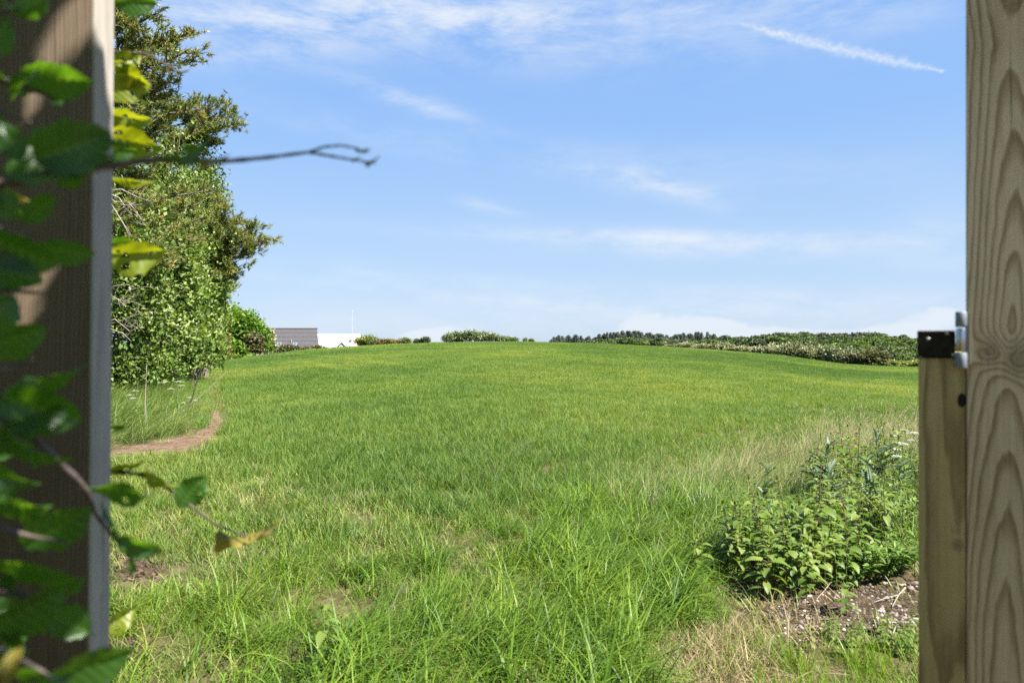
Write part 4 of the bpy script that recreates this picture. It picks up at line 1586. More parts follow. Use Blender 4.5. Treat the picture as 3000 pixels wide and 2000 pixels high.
# bright tree and neighbours at the end of the hedgerow
Y = 74
g = ground_pt(690, Y)
zt = zat(908, Y) - g[2]
make_shrub('bright_green_tree', 'round bright green tree at the far end of the hedgerow', 'tree', g, (98 / F * Y, 2.8, zt * .54), zt * .53, 520, 44, .24, M_maple, 71, 'trees at the field end', amp=.38, spread=.11, base_r=.14, tri=True)
for px, Yb, hw, top, mt, lb, sd in ((640, 66, 34, 985, M_bushy, 'yellow-green bush at the left foot of the bright green tree', 72),
                                    (680, 68, 42, 1002, M_maple, 'low fresh green bush below the bright green tree', 73),
                                    (745, 72, 30, 975, M_dkhedge, 'dark bush in the shade right of the bright green tree', 74),
                                    (780, 78, 24, 962, M_haw, 'white blossoming bush against the grey barn roof', 75),
                                    (650, 60, 20, 900, M_brownb, 'tall bronze-leaved bush left of the bright green tree', 79)):
    g = ground_pt(px, Yb)
    zt = max(zat(top, Yb) - g[2], .6)
    make_shrub('hedgerow_bush', lb, 'bush', g, (hw / F * Yb, 1.0, zt * .55), zt * .5, 150, 26, .20, mt, sd, 'bushes around the bright green tree', spread=.17, tri=True, base_r=.05)

# ------------------------------------------------------------------ farm buildings behind the crest


def roof_col(t, tc):
    br = t.new('ShaderNodeTexBrick')
    t.put(br.inputs['Vector'], t.scale(tc, (1, 1, 1)))
    n = t.noise(tc, 1.4, 5)
    return t.mix(t.maprange(n, .35, .65, 0, .5), (.062, .059, .063), (.086, .080, .083))


M_barn = plain_mat('fibre_cement_roof', roof_col, 0.85, 0.25)
M_ridge = plain_mat('ridge_tile_dark', (.12, .11, .115), 0.8, 0.2)
M_wall = plain_mat('barn_wall', (.34, .30, .27), 0.85, 0.2)
M_whitep = plain_mat('white_painted_roof', lambda t, tc: t.mix(t.maprange(t.noise(tc, 2.0, 4), .4, .7, 0, .25), (.50, .51, .53), (.40, .41, .43)), 0.55, 0.4)
M_barge = plain_mat('grey_barge_board', (.12, .12, .125), 0.7, 0.3)
M_pink = plain_mat('pale_brick', lambda t, tc: t.mix(t.noise(tc, 5, 3), (.62, .42, .36), (.72, .55, .48)), 0.85, 0.2)
M_pane = plain_mat('window_glass_blue', (.07, .11, .16), 0.3, 0.4)
M_frame = plain_mat('pale_window_frame', (.26, .265, .275), 0.6, 0.3)

BY = 150.0


def bx(px, Y=BY):
    return (px - 1500) / F * Y


barn = thing('barn', 'long low barn with a grey sloping roof behind the hedge', 'barn', (bx(850), BY + 5, -2.4))
O = np.array(barn.location)
zr, ze = zat(962.5, BY + 5), zat(1024, BY)
xl, xr = bx(740), bx(936)
rl, rrx = bx(752, BY + 5), bx(928.5, BY + 5)
v = [(xl, BY, ze), (xr, BY, ze), (rrx, BY + 5, zr), (rl, BY + 5, zr), (xl, BY + 10, ze), (bx(929, BY + 10), BY + 10, ze)]
mb = MB()
mb.add(v, [(0, 1, 2, 3), (3, 2, 5, 4)])
mb.add(v, [(1, 5, 2), (4, 0, 3)])
# sheet overlaps: thin raised courses across the slope
for c in range(1, 5):
    t = c / 5
    a = np.array(v[0]) * (1 - t) + np.array(v[3]) * t
    b = np.array(v[1]) * (1 - t) + np.array(v[2]) * t
    n_ = norm(np.cross(np.array(v[1]) - v[0], np.array(v[3]) - v[0]))
    up = norm(np.array(v[3]) - v[0])
    mb.add([a + n_ * .01, b + n_ * .01, b + n_ * .05 + up * .0, a + n_ * .05, a + up * .30 + n_ * .01, b + up * .30 + n_ * .01], [(0, 1, 2, 3), (3, 2, 5, 4)])
mb.build('roof', M_barn, barn, smooth=False, origin=O)
mb = MB()
tube(mb, [(rl - .1, BY + 5, zr + .02), (rrx + .1, BY + 5, zr + .02)], .22, 8)
mb.build('ridge', M_ridge, barn, origin=O)
mb = MB()
box(mb, (xl + .3, BY + .3, -4), (bx(928, BY + 10), BY + 9.7, ze - .01))
mb.build('wall', M_wall, barn, smooth=False, origin=O)


def on_slope(px, py):
    # point of the camera-side slope seen at that place
    u, w = (px - 1500) / F, (1000 - py) / F
    s = (zr - ze) / 5.0
    Yv = (ze - H - s * BY) / (w - s)
    return np.array([u * Yv, Yv, H + w * Yv])


up = norm(np.array([0, 5.0, zr - ze]))
nrm = norm(np.array([0, -(zr - ze), 5.0]))
for (px, py, wd, hg) in ((817, 1010, .95, 1.3), (864, 1009, .85, 1.1), (919, 1015, .45, .5)):
    c = on_slope(px, py)
    ex = np.array([1., 0, 0])
    fr = MB()
    w2, h2 = wd / 2, hg / 2

    def rim(a, b, lo, hi):
        q = [c + ex * a[0] + up * a[1], c + ex * b[0] + up * a[1], c + ex * b[0] + up * b[1], c + ex * a[0] + up * b[1]]
        vv = [p + nrm * lo for p in q] + [p + nrm * hi for p in q]
        fr.add(vv, [(4, 5, 6, 7), (0, 1, 5, 4), (1, 2, 6, 5), (2, 3, 7, 6), (3, 0, 4, 7)])
    e = .1
    rim((-w2, -h2), (w2, -h2 + e), .01, .14)
    rim((-w2, h2 - e), (w2, h2), .01, .14)
    rim((-w2, -h2 + e), (-w2 + e, h2 - e), .01, .14)
    rim((w2 - e, -h2 + e), (w2, h2 - e), .01, .14)
    fo = fr.build('skylight', M_frame, barn, smooth=False, origin=O)
    pn = MB()
    q = [c + ex * sx * (w2 - e) + up * sy * (h2 - e) + nrm * .09 for sx, sy in ((-1, -1), (1, -1), (1, 1), (-1, 1))]
    pn.add(q, [(0, 1, 2, 3)])
    pn.build('pane', M_pane, fo, smooth=False, origin=O)
c = on_slope(853.5, 1004)
mb = MB()
tube(mb, [c + (0, 0, -.2), c + (0, 0, .75)], .09, 8)
mb.build('flue_pipe', M_frame, barn, origin=O)

WY = 172.0
house = thing('white_house', 'white-roofed house with a small gable behind the field crest', 'house', (bx(985, WY), WY + 4, -2.4))
O = np.array(house.location)
zr, ze = zat(977.5, WY + 4), zat(1022, WY)
xl, xr = bx(915, WY), bx(1039, WY)
v = [(xl, WY, ze), (xr, WY, ze), (xr, WY + 4, zr), (xl, WY + 4, zr), (xl, WY + 8, ze), (xr, WY + 8, ze)]
mb = MB()
mb.add(v, [(0, 1, 2, 3), (3, 2, 5, 4)])
mb.build('roof', M_whitep, house, smooth=False, origin=O)
mb = MB()
box(mb, (xl + .2, WY + .2, -4), (xr - .7, WY + 7.8, ze - .02))
mb.build('wall', M_whitep, house, smooth=False, origin=O)
mb = MB()
box(mb, (xr + .003, WY - .1, -4), (xr + .35, WY + 8.1, ze - .02))
gv = [(xr + .003, WY - .1, ze - .02), (xr + .35, WY - .1, ze - .02), (xr + .35, WY + 4, zr + .05), (xr + .003, WY + 4, zr + .05), (xr + .35, WY + 8.1, ze - .02), (xr + .003, WY + 8.1, ze - .02)]
mb.add(gv, [(0, 1, 2, 3), (3, 2, 4, 5)])
mb.add(gv, [(1, 4, 2), (0, 3, 5)])
box(mb, (xr - 1.3, WY + 1.4, ze), (xr - .003, WY + 2.6, zat(984, WY)))
mb.build('brick_gable', M_pink, house, smooth=False, origin=O)
# gable dormer
gx, gw = bx(1004, WY), 1.65
gy = WY - 1.0
gt, gb = zat(1001, gy), zat(1022, gy)
mb = MB()
mb.add([(gx - gw, gy, gb), (gx + gw, gy, gb), (gx, gy, gt - .1)], [(0, 1, 2)])
box(mb, (gx - .18, gy - .02, gb + .5), (gx + .18, gy - .003, gb + .75))
dm = mb.build('gable', M_whitep, house, smooth=False, origin=O)
for s in (-1, 1):
    mb = MB()
    a = np.array([gx, gy - .12, gt])
    b = np.array([gx + s * (gw + .25), gy - .12, gb - .1])
    k = np.array([0, .14, 0])
    w_ = np.array([0, 0, -.36])
    mb.add([a, b, b + w_, a + w_, a + k, b + k, b + k + w_, a + k + w_], [(0, 1, 2, 3), (4, 7, 6, 5), (0, 4, 5, 1), (3, 2, 6, 7), (1, 5, 6, 2)])
    mb.build('barge_board', M_barge, dm, smooth=False, origin=O)
    mb = MB()
    r0 = np.array([gx, gy, gt - .005])
    r1 = np.array([gx + s * (gw + .2), gy, gb - .05])
    mb.add([r0, r1, r1 + (0, 3.5, 0), r0 + (0, 4.5, 0)], [(0, 1, 2, 3)])
    mb.build('gable_roof', M_whitep, dm, smooth=False, origin=O)

FY = 140.0
fp = thing('flagpole', 'tall white flagpole without a flag beside the white-roofed house', 'flagpole', (bx(1031, FY), FY, -2.3))
top = zat(913, FY)
mb = MB()
tube(mb, [(bx(1031, FY), FY, -2.4), (bx(1031.5, FY), FY, 2), (bx(1032, FY), FY, top)], [.045, .038, .024], 10)
mb.build('pole', M_whitep, fp, origin=np.array(fp.location))
mb = MB()
mb.add(IV * .09 + np.array([bx(1032, FY), FY, top + .1]), IF)
mb.build('finial', M_pink, fp, origin=np.array(fp.location))

# clipped hedge in front of the barn
random.seed(3)
hedge = thing('field_hedge', 'low dark clipped hedge in front of the barn', 'hedge', ground_pt(890, 100))
O = np.array(hedge.location)
rng = np.random.default_rng(31)
P = []
n = 9000
t = rng.random(n)
px = 795 + t * 190
Yh = 95 + 10 * t
topy = np.interp(px, [795, 830, 870, 900, 935, 960, 990, 1020], [1022, 1016, 1015, 1019, 1018, 1021, 1019, 1021])
x = (px - 1500) / F * Yh
zt = H + (1000 - topy) / F * Yh + rng.normal(size=n) * .08 + .15 * np.sin(x * 2.1)
zb = gz(x, Yh)
zz = zb + (zt - zb) * rng.random(n) ** .45
yy = Yh + rng.normal(size=n) * .5
P = np.stack([x + rng.normal(size=n) * .1, yy, zz], -1)
mb = MB()
place(mb, CLUMP_V, CLUMP_F, P, rand_dirs(n), rand_dirs(n) + [0, -.3, .8], .24 * rng.uniform(.6, 1.2, n), np.clip(rng.normal(.45, .22, n), 0, 1))
mb.build('foliage', M_dkhedge, hedge, origin=O)

# ------------------------------------------------------------------ bushes along the crest and the far woods


def tree_mesh(seed, shape, nb, nl, ls, mat, trunk_h=.25, amp=.3, spread=.14):
    """unit-height broadleaf tree as ONE mesh (crown + trunk), for trees a few pixels across"""
    st, lf = shrub_meshes(seed, (shape[0], shape[1], shape[2]), shape[3], nb, nl, ls, mat, 1.0, amp, spread, base_r=.02, tri=True)
    lf.v += st.v
    lf.f += [f + lf.n for f in st.f]
    lf.r += st.r
    lf.m += [np.full(len(f), 1, np.int32) for f in st.f]
    return lf.mesh('small_tree', [mat, M_bark])


def conifer_mesh(seed, mat, slim=.2):
    global rng
    rng = np.random.default_rng(seed)
    mb = MB()
    tube(mb, [(0, 0, -.03), (0, 0, .6), (0, 0, 1.0)], [.02, .012, .003], 5, mat=1)
    n = 26
    for i in range(n):
        z = .10 + .88 * i / n
        rr = slim * (1 - (z - .08) / .93) ** .85 * rng.uniform(.7, 1.2) + .01
        nb = 9
        for k in range(nb):
            a = 2 * PI * (k + rng.random()) / nb
            d = np.array([math.cos(a), math.sin(a), 0])
            s = np.array([-d[1], d[0], 0])
            L = rr * rng.uniform(.65, 1.2)
            p = np.array([0, 0, z])
            e = p + d * L + np.array([0, 0, -.25 * L + .015])
            w = .028 + L * .18
            for q in range(3):
                c = p + (e - p) * (q + 1) / 3
                mb.add([c - s * w * .6, c + s * w * .6 + (0, 0, .01), c + d * w * .9 + (0, 0, -.03 + rng.normal() * .012)], [(0, 1, 2)], np.clip(rng.normal(.45, .2), 0, 1))
    return mb.mesh('conifer', [mat, M_bark])


def lone(name, me, loc, sc, rz, label, cat, group):
    o = bpy.data.objects.new(name, me)
    COL.objects.link(o)
    o.location = loc
    o.scale = sc
    o.rotation_euler = (0, 0, rz)
    return tag(o, label, cat, group)


random.seed(21)
bush_y = [tree_mesh(80 + i, (.62, .62, .5, .5), 100, 34, .075, M_bushy, spread=.2, amp=.42) for i in range(2)]
bush_b = [tree_mesh(84 + i, (.60, .60, .5, .5), 100, 34, .07, M_brownb, spread=.22, amp=.5) for i in range(2)]
bush_w = [tree_mesh(88 + i, (.50, .50, .52, .5), 90, 26, .075, M_willow, spread=.2, amp=.45) for i in range(3)]
bush_h = [tree_mesh(92 + i, (.55, .55, .52, .5), 90, 26, .085, M_haw, spread=.2, amp=.45) for i in range(3)]
bush_d = [tree_mesh(96 + i, (.62, .62, .5, .5), 100, 34, .075, M_dkhedge, spread=.2, amp=.42) for i in range(2)]
tree_g = [tree_mesh(100 + i, (.42, .42, .44, .56), 110, 24, .075, M_wood1, amp=.28) for i in range(3)]
tree_d = [tree_mesh(104 + i, (.42, .42, .44, .56), 100, 24, .075, M_wood2, amp=.3) for i in range(2)]
tree_l = [tree_mesh(108 + i, (.44, .44, .44, .56), 110, 24, .075, M_wood3, amp=.28) for i in range(2)]
con = [conifer_mesh(120 + i, M_spruce, s) for i, s in enumerate((.17, .22, .27))]


def crest_bush(me, px, Y, hw, top, name, label, cat, group):
    g = ground_pt(px, Y)
    hgt = max(zat(top, Y) - g[2], .5)
    wd = hw / F * Y / .58
    lone(name, me, g, (wd, wd, hgt), random.uniform(0, 6.28), label, cat, group)


crest_bush(bush_y[0], 1072, 118, 27, 980, 'round_bush', 'rounded yellow-green bush right of the flagpole', 'bush', 'bushes on the crest')
for px, hw, top, me, lb in ((1098, 18, 992, bush_w[0], 'thin pale bush between the rounded bush and the bronze bushes'), (1130, 26, 991, bush_b[0], 'bronze-tinted bush on the crest, first after the pale one'),
                            (1160, 24, 994, bush_b[1], 'broad bronze-tinted bush in the middle of the crest group'), (1188, 20, 989, bush_w[1], 'ragged green bush ending the bronze group on the crest'),
                            (1145, 22, 997, bush_y[1], 'olive bush low among the bronze bushes')):
    crest_bush(me, px, 112, hw, top, 'crest_bush', lb, 'bush', 'bushes on the crest')
WG = 'willow bushes on the crest'
for i, (px, hw, top) in enumerate(((1312, 22, 979), (1338, 24, 972), (1365, 24, 970), (1392, 24, 970), (1418, 22, 972), (1440, 20, 976), (1462, 20, 982), (1485, 18, 985), (1506, 16, 988), (1352, 22, 975), (1405, 22, 975))):
    crest_bush(bush_w[i % 3], px, 108 + random.uniform(-2, 3), hw, top, 'willow_bush', 'grey-green willow bush in the dense row at mid crest', 'bush', WG)
crest_bush(bush_w[0], 1538, 112, 9, 990, 'willow_bush', 'thin sparse willow sapling just right of the willow row', 'bush', WG)
crest_bush(bush_b[0], 1557, 115, 9, 991, 'crest_bush', 'tiny bronze bush alone on the crest right of the willows', 'bush', 'bushes on the crest')
for px, hh, lb in ((1222, 991, 'far dark tree low on the horizon, left of the bigger far one'), (1247, 985, 'larger far dark tree on the horizon between bronze bushes and willows'), (1232, 994, 'lowest far dark tree on the horizon left of the willows')):
    g = ground_pt(px, 420)
    hg = zat(hh, 420) - g[2]
    lone('far_tree', tree_d[0], g, (hg * 1.1, hg * 1.1, hg), random.random() * 6, lb, 'tree', 'far dark trees on the horizon')

# whitish blossoming shrubs along the right edge of the field
BG = 'pale blossoming shrubs along the right field edge'
n = 46
for i in range(n):
    t = i / (n - 1)
    px = 1965 + t * 575 + random.uniform(-6, 6)
    Y = np.interp(px, [1960, 2260, 2550], [98, 82, 70]) + random.uniform(-2, 3)
    top = np.interp(px, [1960, 2020, 2060, 2150, 2260, 2330, 2450, 2550], [1011, 1002, 1008, 1012, 1012, 1011, 1018, 1030]) + random.uniform(-7, 6)
    if 5 < i % 12 < 8:
        top += 4
    pale = px < 2440 or random.random() < .45
    me = random.choice(bush_h if pale else bush_w)
    crest_bush(me, px, Y, random.uniform(16, 26), top, 'blossoming_shrub', 'cream-white blossoming shrub in the row along the right field edge' if pale else 'grey-green shrub near the right end of the pale row', 'shrub', BG)
for px, Y, hw, top, me, lb in ((2500, 66, 34, 1030, bush_d[0], 'dark green bush just left of the broad dark bush at the field corner'), (2548, 64, 48, 1024, bush_d[1], 'broad dark green bush at the right corner of the field'),
                               (2610, 70, 36, 1052, bush_y[0], 'low yellow-green bush right of the broad dark bush'), (2665, 72, 34, 1058, bush_y[1], 'low yellow-green bush closest to the short gate stile'),
                               (2720, 70, 40, 1050, bush_y[0], 'yellow-green bush hidden behind the gate stile')):
    crest_bush(me, px, Y, hw, top, 'corner_bush', lb, 'bush', 'bushes at the right corner of the field')

# far woods
CG = 'conifers of the far wood'
DGp = 'broadleaf trees of the far wood'


def far_tree(me, px, Y, top, wf, name, label, group):
    g = ground_pt(px, Y)
    hgt = max(zat(top, Y) - g[2], 3.0)
    s = hgt * wf
    lone(name, me, g, (s, s, hgt), random.uniform(0, 6.28), label, 'tree', group)


ctop = ([1600, 1640, 1690, 1720, 1780, 1850, 1900, 1960, 2000, 2040, 2080, 2130, 2160, 2240, 2290, 2340, 2420, 2500, 2560, 2620, 2690, 2800],
        [1000, 985, 984, 990, 976, 971, 977, 985, 980, 975, 974, 987, 990, 985, 976, 974, 974, 976, 984, 988, 990, 990])
for i in range(150):
    px = 1612 + (2010 - 1612) * (i / 150) ** .8 + random.uniform(-3, 3)
    Y = random.uniform(330, 420)
    top = np.interp(px, *ctop) + random.uniform(-7, 9)
    far_tree(random.choice(con), px, Y, top, random.uniform(1.5, 2.2), 'spruce_tree', 'dark spruce in the far wood left of the pale shrub row', CG)
for i in range(45):
    px = random.choice((random.uniform(2010, 2130), random.uniform(2260, 2480), random.uniform(2440, 2560)))
    top = np.interp(px, *ctop) + random.uniform(-5, 9)
    far_tree(random.choice(con), px, random.uniform(400, 470), top, random.uniform(1.5, 2.3), 'spruce_tree', 'dark spruce on the far wooded ridge above the pale shrubs', 'conifers of the far ridge')
for px in (2202, 2640, 2585):
    far_tree(con[2], px, 410, np.interp(px, *ctop) - 7, .9, 'pine_tree', {2202: 'single conifer poking out of the far canopy right of the spruces', 2640: 'far conifer tuft above the canopy nearest the gate stile', 2585: 'far conifer tuft where the ridge starts to fall towards the gate'}[px], 'single far conifers')
for i in range(80):
    px = random.uniform(1720, 2120)
    Y = random.uniform(250, 320)
    top = np.interp(px, [1740, 1850, 2000, 2120], [1000, 992, 998, 1000]) + random.uniform(-5, 6)
    far_tree(random.choice(tree_g + tree_d + tree_l[:1]), px, Y, top, random.uniform(.9, 1.25), 'broadleaf_tree', 'green broadleaf tree at the front of the far wood below the spruces', 'broadleaf trees before the spruces')
for row, (Y0, Y1, t0, cnt) in enumerate(((430, 470, 0, 40), (370, 400, 9, 38), (300, 330, 20, 34), (240, 265, 33, 30), (190, 205, 48, 26))):
    for i in range(cnt):
        px = 2060 + (2800 - 2060) * (i + random.random()) / cnt
        if row >= 2 and px < 2280:
            continue
        ridge = np.interp(px, [2060, 2180, 2280, 2350, 2500, 2600, 2700, 2800], [983, 988, 977, 973, 974, 980, 987, 994])
        top = ridge + t0 + random.uniform(-4, 5)
        me = random.choice(tree_g * 3 + tree_d * 2 + tree_l) if row else random.choice(tree_d * 2 + tree_g)
        far_tree(me, px, random.uniform(Y0, Y1), top, random.uniform(1.0, 1.4), 'broadleaf_tree',
                 ['broadleaf tree on the skyline of the far wooded hill', 'broadleaf tree high on the far wooded hillside', 'broadleaf tree halfway down the far wooded hillside', 'broadleaf tree low on the far wooded hillside', 'broadleaf tree at the foot of the far wooded hillside'][row], DGp)

# ------------------------------------------------------------------ gate timber (right)
rot = R(-33)     # both timbers are turned to face the camera
ca, sa = math.cos(rot), math.sin(rot)
ex = np.array([ca, sa, 0])          # along the face, to the right
ey = np.array([-sa, ca, 0])         # away from the camera
ez = np.array([0, 0, 1.])
P0 = np.array([.666, 1.0, 0])       # front left corner of the tall post
M_post = wood_mat('pine_post_grain', 125, .085, .052, .004, [(.028, 1.235, .016, .026), (.060, 1.225, .020, .030)],
                  (.72, .565, .36), (.29, .19, .09), rough=0.75, stain=(1.0, 1.42, (.56, .57, .40)), segs=(1.235, 2.12, .66), lowamp=.011)
M_stile = wood_mat('pressure_treated_board', 105, .02, .05, -.09, [(.050, .95, .006, .02)], (.44, .34, .14), (.215, .152, .055), rough=0.75, stain=(.7, 1.3, (.72, .70, .6)))
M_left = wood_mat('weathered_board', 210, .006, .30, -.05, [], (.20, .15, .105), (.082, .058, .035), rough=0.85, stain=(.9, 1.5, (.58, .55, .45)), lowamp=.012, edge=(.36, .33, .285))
M_galv = plain_mat('galvanised_steel', lambda t, tc: [t.ramp(t.noise(tc, 160, 4, .6), [(0.3, (.13, .145, .165)), (0.7, (.22, .24, .27))]), t.noise(tc, 300, 3)], 0.6, 0.4, 0.3, bump=(.3, .0006))
M_shine = plain_mat('worn_steel', (.42, .43, .44), 0.28, 0.5, 1.0)
M_rail = plain_mat('black_mossy_timber', lambda t, tc: [t.ramp(t.noise(tc, 55, 6, .65), [(0.3, (.010, .008, .006)), (0.6, (.030, .025, .016)), (0.8, (.075, .066, .045))]), t.noise(tc, 120, 5)], 0.95, 0.12, bump=(.9, .002))
M_hole = plain_mat('dark_knot', (.02, .016, .012), 0.9, 0.1)
M_staple = plain_mat('dull_nail_head', (.45, .45, .42), 0.5, 0.5, 0.6)


def local_box(name, lo, hi, mat, parent, bev):
    mb = MB()
    box(mb, lo, hi)
    o = mb.build(name, mat, parent, smooth=False)
    if bev:
        bevel_obj(o, bev)
    return o


post = thing('gate_post', 'tall pale pine gate post with bold arched grain at the right edge', 'gate post', tuple(P0), rot)
local_box('timber', (0, 0, 0), (.098, .098, 2.35), M_post, post, .003)
zc = H + (1000 - 1000) / F

gate = thing('garden_gate', 'open garden gate seen end-on with black top rail beside the tall post', 'gate', tuple(P0 + ex * -.0611), rot)
GT = zat(1045, 1.04)
GTT = zat(969, 1.04)
sw = .0603
local_box('stile', (0, .002, .08), (sw, .095, GT - .001), M_stile, gate, .003)
tr_ = local_box('top_rail', (-.0012, -.004, GT + .0005), (sw - .0135, .66, GTT), M_rail, gate, .002)
mb = MB()
for (x, z) in ((.013, GTT - .012), (.037, GTT - .004), (.045, GT + .004)):
    mb.add(IV * np.array([.0028, .001, .0022]) + np.array([x, -.0046, z]), IF)
mb.build('nail_head', M_staple, tr_)
for k in range(4):
    zb = .18 + k * .29
    local_box('rail', (.012, .096, zb), (.034, .66, zb + .12), M_stile, gate, .002)
local_box('stile', (0, .661, .08), (sw, .75, GT - .001), M_stile, gate, .003)
# hinge: three knuckles on one pin, standing in the joint
hx, hy = sw - .006, -.010


def knuckle(z0, z1, r, mat, name, parent, off=np.zeros(3)):
    mb = MB()
    c = np.array([hx, hy, 0])
    tube(mb, [c + (0, 0, z0), c + (0, 0, z0 + .0012), c + (0, 0, z1 - .0012), c + (0, 0, z1)], [r * .9, r, r, r * .9], 24)
    o = mb.build(name, mat, parent)
    for p in o.data.polygons:
        p.use_smooth = abs(p.normal.z) < .5
    return o


YH = 1.02
knuckle(zat(960, YH) + .0006, zat(915, YH), .0073, M_galv, 'hinge_knuckle', gate)
knuckle(zat(1031, YH) + .0006, zat(961, YH) - .0006, .0066, M_shine, 'hinge_pin', gate)
knuckle(zat(1077, YH), zat(1031, YH) - .0006, .0073, M_galv, 'hinge_knuckle', gate)
mb = MB()
box(mb, (hx + .002, hy + .004, zat(1070, YH)), (sw + .004, .0012, zat(920, YH)))
mb.build('hinge_leaf', M_galv, gate, smooth=False)
mb = MB()
mb.add(IV * np.array([.0055, .0016, .0105]) + np.array([sw - .0052, .0018, zat(1168, 1.03)]), IF)
mb.build('knot_hole', M_hole, gate)

# ------------------------------------------------------------------ left board and the beech hedge
LY = 0.80
xr = (272 - 1500) / F * LY
board = thing('timber_post', 'weathered timber post on the left, dark face and silvery edge, among beech leaves', 'post', (xr - .10, LY, 0))
mb = MB()
box(mb, (-.18, 0, -.02), (.10, .0385, 2.3))
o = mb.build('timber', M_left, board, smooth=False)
bevel_obj(o, .002)
board.rotation_euler = (0, R(.45), 0)
board.location.x += -H * math.tan(R(.45))

hb = thing('beech_hedge', 'beech hedge with dark and sunlit leaves hanging round the left timber post', 'hedge', (-.75, .55, 0))
HO = np.array(hb.location)


# sun patches shaped by gaps in the added spray (seen positions on the post, size)
GAPS = [(70, 95, 26), (105, 65, 24), (140, 35, 26), (170, 5, 30), (105, 140, 34), (125, 165, 30), (85, 300, 32), (110, 330, 32), (40, 410, 36), (60, 440, 30),
        (130, 490, 22), (165, 640, 30), (180, 680, 34), (150, 760, 26), (125, 800, 26), (95, 850, 30), (10, 890, 36), (50, 900, 24), (20, 950, 34), (70, 960, 30), (110, 1085, 16), (10, 1090, 20), (60, 1090, 18), (240, 10, 20)]


def beech_leaf_mesh(seed, curl, wave, mat, fold=.12):
    random.seed(seed)
    nx, ny = 14, 30
    v = []
    rn = []
    ph = random.uniform(0, 6)
    asp = random.uniform(.82, 1.1)
    hole = [(random.uniform(-.7, .7), random.uniform(.25, .85), random.uniform(.03, .07)) for _ in range(random.choice((0, 2, 4)))]
    for j in range(ny + 1):
        t = j / ny
        w = .33 * (math.sin(PI * t ** .88) ** .72 if 0 < t < 1 else 0) * (1 + .06 * math.sin(t * 38 + ph) + .07 * math.sin(t * 17 + ph * 2)) * asp
        for i in range(nx + 1):
            s = (i / nx - .5) * 2
            vein = math.sin((t - abs(s) * .16) * 2 * PI * 8)
            z = fold * abs(s) * w / .33 - curl * t * t + wave * math.sin(t * 9 + ph + s * 1.5) * abs(s) + .010 * vein * (1 - abs(s) * .4) * min(1, w / .15)
            v.append((s * w, t + .05 * abs(s) * w, z))
            rn.append(min(1, max(0, .5 + .18 * vein + (.3 if abs(s) < .12 else 0))))
    f = []
    for j in range(ny):
        for i in range(nx):
            a = j * (nx + 1) + i
            if any(math.hypot((((i + .5) / nx - .5) * 2 - hx_) * .33, (j + .5) / ny - hy_) < hr_ for hx_, hy_, hr_ in hole):
                continue
            f.append((a, a + 1, a + nx + 2, a + nx + 1))
    mb = MB()
    mb.add(v, f, rn)
    tube(mb, [(0, -.11, .015), (0, -.05, .01), (0, .02, .0)], [.012, .010, .008], 5, .8)
    return mb.mesh('leaf', mat)


def beech_set(mat, sd):
    return [beech_leaf_mesh(sd + i, c, w, mat, f) for i, (c, w, f) in enumerate(((.10, .03, .10), (.28, .05, .16), (-.12, .06, .08), (.45, .08, .22), (.2, .10, .3), (.6, .05, .12), (-.25, .08, .2), (.15, .07, -.15)))]


BL = {'g': beech_set(M_beech, 1), 'y': beech_set(M_beech_backlit, 11), 'b': [beech_leaf_mesh(30 + i, .9, .14, M_beech_br, .42) for i in range(2)]}
NLEAF = [0]


def leaf(branch, px, py, Y, Lpx, ang, tilt=0, roll=0, kind='g', wr=1.0, var=None):
    """one beech leaf: centre seen at px,py at distance Y, Lpx long, tip towards ang (degrees, 90 = up)"""
    NLEAF[0] += 1
    c = np.array(wp(px, py, Y))
    L = .9 * Lpx / F * Y
    a, t, r_ = R(ang), R(tilt), R(roll)
    T = np.array([math.cos(a) * math.cos(t), math.sin(t), math.sin(a) * math.cos(t)])
    Nn = np.array([0, -1., 0])
    Nn = norm(Nn - T * np.dot(Nn, T))
    B = np.cross(T, Nn)
    Nn = Nn * math.cos(r_) + B * math.sin(r_)
    X = np.cross(T, Nn)
    st = BL[kind]
    o = bpy.data.objects.new('leaf', st[(NLEAF[0] if var is None else var) % len(st)])
    COL.objects.link(o)
    o.parent = branch
    m = Matrix.Identity(4)
    base = c - T * L * .5 - HO
    for q in range(3):
        m[q][0] = X[q] * L * wr
        m[q][1] = T[q] * L
        m[q][2] = Nn[q] * L
        m[q][3] = base[q]
    o.matrix_local = m
    return o


def branch(paths):
    mb = MB()
    for p, r0, r1 in paths:
        q = np.array([wp(*a) for a in p])
        # smooth the run
        t = np.linspace(0, 1, len(q))
        tt = np.linspace(0, 1, len(q) * 4)
        s = np.stack([np.interp(tt, t, q[:, c]) for c in range(3)], -1)
        s[1:-1] = (s[:-2] + s[1:-1] * 2 + s[2:]) / 4
        rr = np.linspace(r0, r1, len(s))
        rr = rr * (1 + .18 * np.sin(np.arange(len(s)) * 2.3))
        tube(mb, s, rr, 7)
    return mb.build('branch', M_beech_w, hb, origin=HO)


